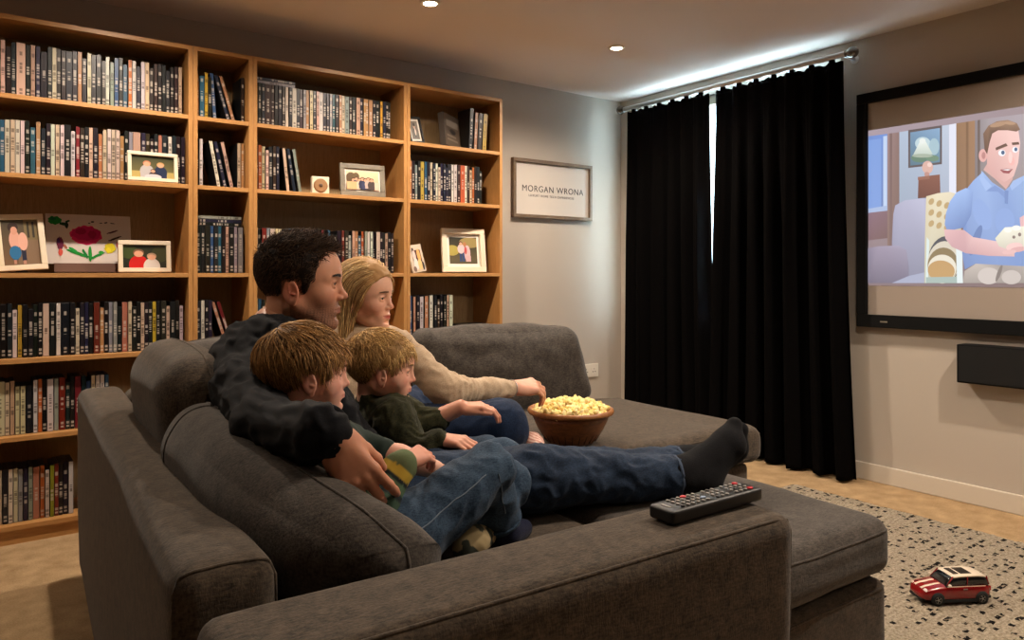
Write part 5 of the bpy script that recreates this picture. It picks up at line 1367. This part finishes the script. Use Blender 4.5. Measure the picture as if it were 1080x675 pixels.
    # socks
    def sock(name, an, heel, ball, toe, r=1.0):
        S = Solid().rc(an-(an-heel)*-.0+A_((-.05, .012, .0)), an, .040, .038, .02).rc(an, heel, .042, .036, .03).rc(an, ball, .040, .034, .03).rc(heel, ball, .036, .033, .03).rc(ball, toe, .029, .019, .02).el(ball, (.03, .042, .026), .02)
        clothes(name, S, .005, M_sock, t, base, fold=.0025, fs=40, seed=7, grow=.002)
    sock('sock', anR, A_((1.445, 1.285, .503)), A_((1.540, 1.285, .590)), A_((1.570, 1.290, .636)))
    sock('sock', anL, A_((1.545, 1.365, .505)), A_((1.600, 1.325, .565)), A_((1.615, 1.305, .615)))
    # hair
    sk = (A_((-.015, 0, .034)), A_((.1005, .078, .0905)))
    def hl(p): 
        x = p[..., 0]; y = np.abs(p[..., 1]); z = p[..., 2]
        line = linep(x, [-.12, -.05, -.042, -.040, .006, .009, .018, .025, .038, .047, .060, .080, .12], [-.085, -.075, -.045, .008, .008, -.032, -.026, -.004, .014, .060, .078, .084, .087])
        return z-line
    def cut(X): return np.minimum(-(hl(X)), .05)*.6
    parts = [tohead(*(lambda V, F, Cc: (V, F, Cc))(*cap_hair(cut, sk, .0025, np.eye(3), A_((0, 0, 0)), 1, .003, (28, 20, 16))), R, T, s)]
    side = lambda p: np.clip((.085-p[:, 2])/.05, 0, 1)
    def flow(p, f):
        s_ = side(p)[:, None]; top = np.tile(A_((.75, 0, .25)), (len(p), 1)); top[:, 1] = -.3*np.sign(p[:, 1])*.3
        sd = np.tile(A_((-.55, 0, -.75)), (len(p), 1)); return top*(1-s_)+sd*s_
    rt = scalp_points(5600, sk, lambda p: hl(p) > .0, 3)
    ln = .011+.015*(1-side(rt))+.012*np.clip(rt[:, 0]/.08, 0, 1)*(1-side(rt))
    ln = ln+.006*np.exp(-((rt[:, 0]-.03)/.03)**2-((rt[:, 2]-.02)/.05)**2)
    lift = lambda p, f: (.05+.75*(1-side(p))*(.4+.6*np.clip(p[:, 0]/.06+.5, 0, 1)))*(1-.5*f)
    parts.append(tohead(*strands(rt, flow, 5, ln, .00105, sk, lift, ((24, 17, 14), (104, 78, 58)), 5, jitter=.30), R, T, s))
    parts.append(brows(R, T, s, (34, 24, 20), thick=.0042))
    V, F, Cc = join_np([q for q in parts]); obj_np('hair', V-A_(base), F, M_hair, t, col=Cc)

# =================================================================== the woman
def do_mother():
    base = (.90, 2.12, SEAT)
    t = uvroot('person', *base, 'woman with long blonde hair in a cream jumper reaching into the popcorn bowl', 'person', 'family watching from the sofa')
    R = rotm(-50, 4, 3); T = A_((.900, 2.170, .966)); s = .915
    neck = A_((.880, 2.235, .850))
    c = dict(skin=(230, 178, 150), lips=1.15, brow=.65, jaw=.88, lip=(176, 70, 66), lipw=.9, nose=.88, cheek=.95, blush=(214, 130, 112), neckr=.044, open=.0006, fz=.97)
    P = [head_piece(c, R, T, s, .0022, neck)]
    shR, elR, wrR = A_((.965, 2.085, .803)), A_((1.075, 1.925, .680)), A_((1.318, 1.962, .668))
    shL, elL, wrL = A_((.99, 2.37, .77)), A_((1.08, 2.43, .58)), A_((1.2, 2.25, .53))
    pel, bel, che = A_((.84, 2.12, .55)), A_((.86, 2.16, .65)), A_((.89, 2.20, .745))
    hipR, knR, anR = A_((.90, 2.02, .55)), A_((1.165, 1.800, .588)), A_((1.27, 2.10, .50))
    hipL, knL, anL = A_((.92, 2.24, .55)), A_((1.22, 2.38, .56)), A_((1.34, 2.10, .50))
    B = Solid().el(che, (.085, .13, .12), .04).el(bel, (.09, .11, .11), .05).el(pel, (.12, .15, .09), .05)
    B.rc(shR, shL, .045, .045, .05).rc(neck, che, .045, .06, .05).chain([shR, elR, wrR], [.044, .034, .022], .03).chain([shL, elL, wrL], [.044, .034, .022], .03)
    B.chain([hipR, knR, anR], [.070, .046, .030], .03).chain([hipL, knL, anL], [.070, .046, .030], .03)
    P.append(body_piece(B, .008, c['skin'], 1))
    per = [(24, 34, 18), (27, 35, 18), (31, 36, 20), (36, 38, 20)]
    P.append(body_piece(hand_solid(wrR, (.97, .0, -.02), (-.12, -.45, .85), True, .98, per=per, spread=3, thumb=(28, 8, 6), arm=(lerp(elR, wrR, .7), .026, .023)), .0021, (214, 158, 132)))
    P.append(body_piece(hand_solid(wrL, (.8, -.5, -.1), (0, 0, 1), False, .9, arm=(lerp(elL, wrL, .8), .027, .023)), .003, c['skin']))
    finish_body(P, t, base); eyeballs(R, T, s, (62, 70, 66), t, base)
    J = Solid().el(che, (.10, .145, .13), .05).el(bel, (.105, .125, .12), .06).el(pel+A_((0, 0, .04)), (.125, .155, .07), .05)
    J.rc(shR, shL, .056, .056, .05).rc(neck+A_((.015, -.01, -.028)), lerp(shR, shL, .25), .044, .058, .05).rc(neck+A_((.0, .0, -.015)), che, .050, .08, .05).chain([shR, elR, lerp(elR, wrR, .90)], [.053, .040, .028], .03).chain([shL, elL, lerp(elL, wrL, .9)], [.060, .046, .032], .03)
    J.el(lerp(shR, elR, .85)+A_((0, 0, -.015)), (.04, .04, .035), .03)
    def rib(V, nn):   # gathers along the forearm
        d = (wrR-elR)/np.linalg.norm(wrR-elR); q = (V-elR)@d; r_ = np.linalg.norm(V-elR-q[:, None]*d, axis=1)
        m = np.clip(1-np.abs(q-.04)/.09, 0, 1)*(r_ < .08); return V+nn*(.003*np.sin(q*2*math.pi/.018+3*noise(V, 14))*m)[:, None]
    clothes('jumper', J, .006, M_cream2, t, base, fold=.007, fs=48, seed=11, aniso=(1.2, .8, 1.3), grow=.002, extra=rib)
    # bracelet cuff
    d = (wrR-elR)/np.linalg.norm(wrR-elR); e = np.cross(d, (0, 0, 1)); e /= np.linalg.norm(e); g = np.cross(e, d); cc = wrR+d*-.006
    V, F = tube([cc+.0270*(e*math.cos(x)+g*math.sin(x)) for x in np.linspace(0, 2*math.pi, 40, endpoint=False)], .0013, 6, True); obj_np('bracelet', V-A_(base), F, M_chrome, t)
    Q = Solid().el(pel+A_((.01, 0, -.01)), (.13, .16, .085), .05).chain([hipR, knR], [.092, .074], .05).rc(knR, lerp(knR, anR, .95), .068, .046, .04).chain([hipL, knL, lerp(knL, anL, .9)], [.09, .066, .046], .05)
    clothes('trousers', Q, .0065, M_jeanW, t, base, fold=.004, fs=50, seed=15, grow=.002)
    S = Solid().rc((1.30, 2.02, .505), (1.325, 1.865, .505), .028, .030, .02).rc((1.325, 1.865, .505), (1.30, 1.80, .51), .030, .022, .02)
    def scol(V): 
        k = np.sin((V[:, 2]+V[:, 0])*420) > .2; a = np.tile(rgb(206, 176, 160)[:3], (len(V), 1)); a[k] = rgb(176, 120, 110)[:3]; return a
    clothes('sock', S, .004, vcol('striped_pink_sock', .9), t, base, fold=.002, fs=40, seed=3, grow=.002, col=scol)
    # long hair
    sk = (A_((-.015, 0, .034)), A_((.105, .083, .096)))
    def hl(p):
        x = p[..., 0]; z = p[..., 2]; line = linep(x, [-.12, -.05, .0, .022, .040, .058, .074, .088, .12], [-.12, -.10, -.075, -.03, .015, .048, .066, .080, .085]); return z-line
    def cut(X): return np.minimum(-(hl(X)), .05)*.6
    parts = [tohead(*cap_hair(cut, sk, .003, np.eye(3), A_((0, 0, 0)), 1, .003, (176, 134, 84)), R, T, s)]
    def flow(p, f):
        x, y, z = p[:, 0], p[:, 1], p[:, 2]; yy = y+.018
        up = np.clip((z-.03)/.08, 0, 1)[:, None]
        d1 = np.stack([-.95+0*x, np.sign(yy)*1.0, -.25+0*x], 1)
        d2 = np.stack([np.clip((-.028-x)*9, -.9, .5), -np.sign(y)*np.clip((np.abs(y)-.07)*6, -.2, 1), -1.0+0*x], 1)
        return d1*up+d2*(1-up)
    rt = scalp_points(3400, sk, lambda p: (hl(p) > .001) & (p[:, 2] > .0), 9)
    r = np.random.RandomState(2); ln = r.uniform(.34, .44, len(rt))
    parts.append(tohead(*strands(rt, flow, 18, ln, .0013, sk, lambda p, f: .02*np.ones(len(p)), ((136, 96, 56), (255, 222, 160)), 4, jitter=.05, tip=.4), R, T, s))
    parts.append(brows(R, T, s, (104, 74, 52), thick=.0026))
    V, F, Cc = join_np(parts); obj_np('hair', V-A_(base), F, M_hair, t, col=Cc)

# =================================================================== boys
def boy_hair(R, T, s, base, t, cols, n, ln0, ln1, seed, messy=.1, fringe=.040, lift0=.12, browc=(110, 80, 56)):
    sk = (A_((-.015, 0, .029)), A_((.1015, .0800, .089)))
    def hl(p):
        x = p[..., 0]; z = p[..., 2]; line = linep(x, [-.12, -.075, -.030, -.016, .030, .034, .044, .056, .070, .085, .12], [-.056, -.052, -.040, .012, .012, -.006, .016, .036, .052, .060, .066]); return z-line
    def cut(X): return np.minimum(-(hl(X)), .05)*.6
    parts = [tohead(*cap_hair(cut, sk, .0025, np.eye(3), A_((0, 0, 0)), 1, .003, cols[0]), R, T, s)]
    cr = A_((-.070, .0, .100))
    def flow(p, f):
        d = p-cr; d[:, 2] *= .35; d /= np.linalg.norm(d, axis=1)[:, None]+1e-6; low = np.clip((.09-p[:, 2])/.06, 0, 1)[:, None]
        return d*(1-low)+(d*.25+A_((.12, 0, -1)))*low
    rt = scalp_points(n, sk, lambda p: hl(p) > .001, seed)
    r = np.random.RandomState(seed); ln = r.uniform(ln0, ln1, len(rt)); low = np.clip((.03-rt[:, 2])/.06, 0, 1); ln = ln*(1-.75*low)
    zt = linep(rt[:, 0], [-.12, -.075, -.028, -.012, .026, .032, .046, .060, .080, .12], [-.052, -.048, -.034, .012, .012, -.022, -.004, .014, fringe-.008, fringe])
    ln = np.minimum(ln, np.clip((rt[:, 2]-zt)*1.10, 0, 1)+.010)*r.uniform(.72, 1.06, len(rt))
    lf = lambda p, f: lift0*(1+0*p[:, 0])*(1-f)+.0
    parts.append(tohead(*strands(rt, flow, 7, ln, .0012, sk, lf, cols[1:], seed, jitter=messy, tip=.3, puff=.025), R, T, s))
    parts.append(brows(R, T, s, browc, thick=.0022, n=110))
    V, F, Cc = join_np(parts); obj_np('hair', V-A_(base), F, M_hair, t, col=Cc)
kid = dict(fz=.80, uz=.93, jaw=.98, nose=.78, cheek=1.3, brow=.45, lips=.85, blush=(222, 128, 116), lip=(196, 104, 96), neckr=.038, earx=.010, earz=-.020, ears=.88)

def do_boy1():
    base = (.54, 1.25, SEAT)
    t = uvroot('person', *base, 'brown-haired boy in jeans and navy socks tucked under the man\'s arm', 'person', 'family watching from the sofa')
    R = rotm(-20, 3, 0); T = A_((.492, 1.497, .832)); s = .85
    neck = A_((.470, 1.468, .735)); c = dict(kid, skin=(232, 176, 154))
    P = [head_piece(c, R, T, s, .0021, neck)]
    che, bel, pel = A_((.495, 1.415, .672)), A_((.515, 1.33, .60)), A_((.545, 1.255, .565))
    shR, elR, wrR = A_((.47, 1.335, .700)), A_((.520, 1.215, .625)), A_((.582, 1.222, .694))
    shL, elL, wrL = A_((.56, 1.48, .680)), A_((.650, 1.390, .655)), A_((.700, 1.325, .640))
    hipR, knR, anR = A_((.57, 1.22, .555)), A_((.785, 1.255, .643)), A_((.850, 1.312, .505))
    hipL, knL, anL = A_((.62, 1.31, .535)), A_((.885, 1.345, .575)), A_((.79, 1.345, .490))
    B = Solid().el(che, (.065, .08, .08), .03).el(bel, (.065, .075, .07), .04).el(pel, (.075, .08, .06), .04).rc(shR, shL, .032, .032, .03).rc(neck, che, .036, .05, .03)
    B.chain([shR, elR, wrR], [.030, .026, .019], .02).chain([shL, elL, wrL], [.030, .026, .019], .02).chain([hipR, knR, anR], [.046, .032, .024], .02).chain([hipL, knL, anL], [.046, .032, .024], .02)
    P.append(body_piece(B, .006, c['skin'], 1))
    P.append(body_piece(hand_solid(wrR, (.86, .30, .08), (-.15, -.45, .88), True, .60, curls=(32, 40, 25), spread=3, thumb=(25, 10, 10), arm=(lerp(elR, wrR, .6), .020, .018)), .0018, (216, 152, 128)))
    P.append(body_piece(hand_solid(wrL, (.8, -.35, -.3), (0, -.3, .95), False, .60, curls=(25, 30, 20), arm=(lerp(elL, wrL, .05), .020, .017)), .0020, (216, 152, 128)))
    finish_body(P, t, base); eyeballs(R, T, s, (74, 84, 90), t, base)
    J = Solid().el(che, (.078, .09, .09), .03).el(bel, (.078, .085, .08), .04).rc(shR, shL, .042, .042, .03).rc(neck+A_((0, 0, -.012)), che, .038, .06, .03)
    J.chain([shR, elR, lerp(elR, wrR, .88)], [.040, .034, .027], .02).chain([shL, lerp(shL, elL, .7)], [.040, .034], .02)
    def stripes(V):
        d = (wrR-elR)/np.linalg.norm(wrR-elR); q = ((V-elR)@d)/np.linalg.norm(wrR-elR)
        a = np.tile(rgb(30, 44, 38)[:3], (len(V), 1)); near = np.linalg.norm(V-lerp(elR, wrR, .6), axis=1) < .085
        for lo_, hi_, cl_ in ((-1, .30, (60, 84, 66)), (.30, .42, (26, 36, 40)), (.42, .58, (84, 112, 84)), (.58, .66, (30, 40, 42)), (.66, .84, (196, 166, 60)), (.84, 2, (92, 104, 70))): a[near & (q >= lo_) & (q < hi_)] = rgb(*cl_)[:3]
        return a
    clothes('striped_top', J, .005, vcol('striped_cotton', .9, bump=.2, bscale=400), t, base, fold=.003, fs=70, seed=21, grow=.002, col=stripes, smooth=1)
    Q = Solid().el(pel+A_((.01, 0, -.01)), (.085, .095, .065), .04).chain([hipR, knR], [.068, .047], .035).rc(knR, lerp(knR, anR, .88), .045, .037, .02).chain([hipL, knL], [.062, .044], .03).rc(knL, lerp(knL, anL, .85), .042, .036, .02)
    jo = clothes('jeans', Q, .0048, M_jeanB, t, base, fold=.007, fs=60, seed=25, grow=.001, aniso=(1, 1, 1.2))
    # stitched side seam, pocket and hem
    JV = np.array([v.co[:] for v in jo.data.vertices])+A_(base)
    def onto(p, d):
        d = A_(d, float); d /= np.linalg.norm(d); q = JV-A_(p); a = q@d; r_ = np.linalg.norm(q-a[:, None]*d, axis=1); m = (r_ < .007) & (a > 0)
        return JV[m][a[m].argmax()]+d*.0005 if m.any() else A_(p)+d*.05
    M_st = simple('pale_stitching', rgb(104, 118, 134), .9); view = (-.33, -.90, .28); parts = []
    def line(pts, off=(0, 0, 0)):
        P_ = np.array([onto(A_(p)+A_(off), view) for p in pts]); K = np.array([.25, .5, .25])
        for _ in range(2): P_[1:-1] = .25*P_[:-2]+.5*P_[1:-1]+.25*P_[2:]
        parts.append(tube(P_, .0014, 5))
    line([lerp(hipR, knR, q) for q in np.linspace(.05, .92, 22)]); line([lerp(knR, anR, q) for q in np.linspace(.12, .82, 14)], (.004, 0, 0))
    pk = [hipR+A_(o_) for o_ in ((-.005, -.01, -.006), (.045, -.01, .004), (.060, -.01, -.040), (.030, -.01, -.062), (-.010, -.01, -.048))]
    for i_ in range(5): line([lerp(pk[i_], pk[(i_+1) % 5], q) for q in np.linspace(0, 1, 9)])
    V, F, _ = join_np(parts); obj_np('stitching', V-A_(base), F, M_st, t)
    d = (anR-knR)/np.linalg.norm(anR-knR); e = np.cross(d, (0, 0, 1)); e /= np.linalg.norm(e); g = np.cross(e, d); cc = lerp(knR, anR, .87)
    V, F = tube([cc+.0440*(e*math.cos(x)+g*math.sin(x)) for x in np.linspace(0, 2*math.pi, 40, endpoint=False)], .0035, 6, True); obj_np('jeans_hem', V-A_(base), F, M_jeanB, t)
    S = Solid().rc(lerp(knR, anR, .80), anR, .030, .027, .02).rc(anR, anR+A_((.005, .045, -.020)), .027, .022, .02).rc(anR+A_((.005, -.02, -.018)), anR+A_((.07, .02, -.030)), .026, .019, .02)
    clothes('sock', S, .0035, M_sockn, t, base, fold=.002, fs=50, seed=4, grow=.002)
    f0 = A_((.800, 1.305, .490))
    S = Solid().rc(f0, f0+A_((-.045, -.030, .008)), .026, .030, .02).rc(f0+A_((-.045, -.030, .008)), f0+A_((-.07, -.045, .004)), .028, .020, .02)
    def sc2(V):
        a = np.tile(rgb(168, 150, 112)[:3], (len(V), 1)); k = noise(V, 90) > .2; a[k] = rgb(52, 58, 50)[:3]; return a
    clothes('patterned_sock', S, .0035, vcol('patterned_sock_knit', .95), t, base, fold=.002, fs=50, seed=6, grow=.002, col=sc2)
    boy_hair(R, T, s, base, t, ((96, 68, 40), (92, 64, 38), (222, 174, 112)), 4200, .050, .080, 31, messy=.15, lift0=.22, browc=(110, 76, 50))

def do_boy2():
    base = (.83, 1.74, SEAT)
    t = uvroot('person', *base, 'fair-haired boy in a dark green top sitting against the woman', 'person', 'family watching from the sofa')
    R = rotm(-33, 6, 0); T = A_((.788, 1.782, .790)); s = .85
    neck = A_((.758, 1.800, .708)); c = dict(kid, skin=(232, 176, 150), fz=.86)
    P = [head_piece(c, R, T, s, .0024, neck)]
    che, bel, pel = A_((.795, 1.775, .640)), A_((.815, 1.755, .57)), A_((.84, 1.735, .54))
    shR, elR, wrR = A_((.775, 1.690, .672)), A_((.805, 1.625, .595)), A_((.856, 1.600, .632))
    shL, elL, wrL = A_((.85, 1.855, .675)), A_((.925, 1.80, .628)), A_((.998, 1.742, .672))
    hipR, knR, anR = A_((.86, 1.69, .53)), A_((1.03, 1.585, .555)), A_((1.10, 1.62, .50))
    hipL, knL, anL = A_((.88, 1.78, .53)), A_((1.05, 1.70, .54)), A_((1.13, 1.70, .49))
    B = Solid().el(che, (.06, .075, .075), .03).el(bel, (.06, .07, .06), .04).el(pel, (.07, .08, .055), .04).rc(shR, shL, .030, .030, .03).rc(neck, che, .034, .045, .03)
    B.chain([shR, elR, wrR], [.028, .024, .018], .02).chain([shL, elL, wrL], [.028, .026, .020], .02).chain([hipR, knR, anR], [.044, .032, .024], .02).chain([hipL, knL, anL], [.044, .032, .024], .02)
    P.append(body_piece(B, .006, c['skin'], 1))
    P.append(body_piece(hand_solid(wrR, (.62, -.72, -.10), (-.1, -.25, .95), True, .68, curls=(22, 34, 22), spread=4, thumb=(28, 10, 10), arm=(lerp(elR, wrR, .7), .019, .018)), .002, (218, 156, 130)))
    P.append(body_piece(hand_solid(wrL, (.84, -.52, .03), (.0, -.2, .98), False, .68, curls=(22, 34, 24), spread=0, thumb=(10, 4, 4), td=.25, arm=(lerp(elL, wrL, .35), .025, .021)), .002, (218, 156, 130)))
    finish_body(P, t, base); eyeballs(R, T, s, (74, 84, 90), t, base)
    J = Solid().el(che, (.075, .092, .088), .03).el(bel, (.078, .088, .08), .04).rc(shR, shL, .042, .042, .03).rc(neck+A_((0, 0, -.010)), che, .037, .06, .03)
    J.chain([shR, elR, lerp(elR, wrR, .85)], [.044, .036, .026], .02).chain([shL, elL, lerp(elL, wrL, .28)], [.042, .036, .032], .02)
    clothes('top', J, .005, M_green, t, base, fold=.007, fs=65, seed=33, grow=.002, aniso=(1, 1, 1.3))
    Q = Solid().el(pel, (.078, .09, .06), .04).chain([hipR, knR, lerp(knR, anR, .9)], [.062, .048, .038], .03).chain([hipL, knL, lerp(knL, anL, .9)], [.062, .048, .038], .03)
    clothes('jeans', Q, .005, M_jeanB, t, base, fold=.004, fs=60, seed=35, grow=.001)
    boy_hair(R, T, s, base, t, ((146, 110, 64), (136, 98, 54), (255, 216, 146)), 3800, .032, .055, 37, messy=.24, lift0=.16, browc=(150, 116, 76))
do_father(); do_mother(); do_boy1(); do_boy2()

# ------------------------------------------------------------------ colour management
sc.view_settings.view_transform = 'Standard'; sc.view_settings.look = 'None'; sc.view_settings.gamma = 1.0
sc.view_settings.use_curve_mapping = False; sc.view_settings.exposure = EXPOSURE
sc.cycles.max_bounces = 8; sc.cycles.diffuse_bounces = 4; sc.cycles.glossy_bounces = 3; sc.cycles.transmission_bounces = 4
sc.cycles.use_denoising = True; sc.cycles.sample_clamp_indirect = 4.0
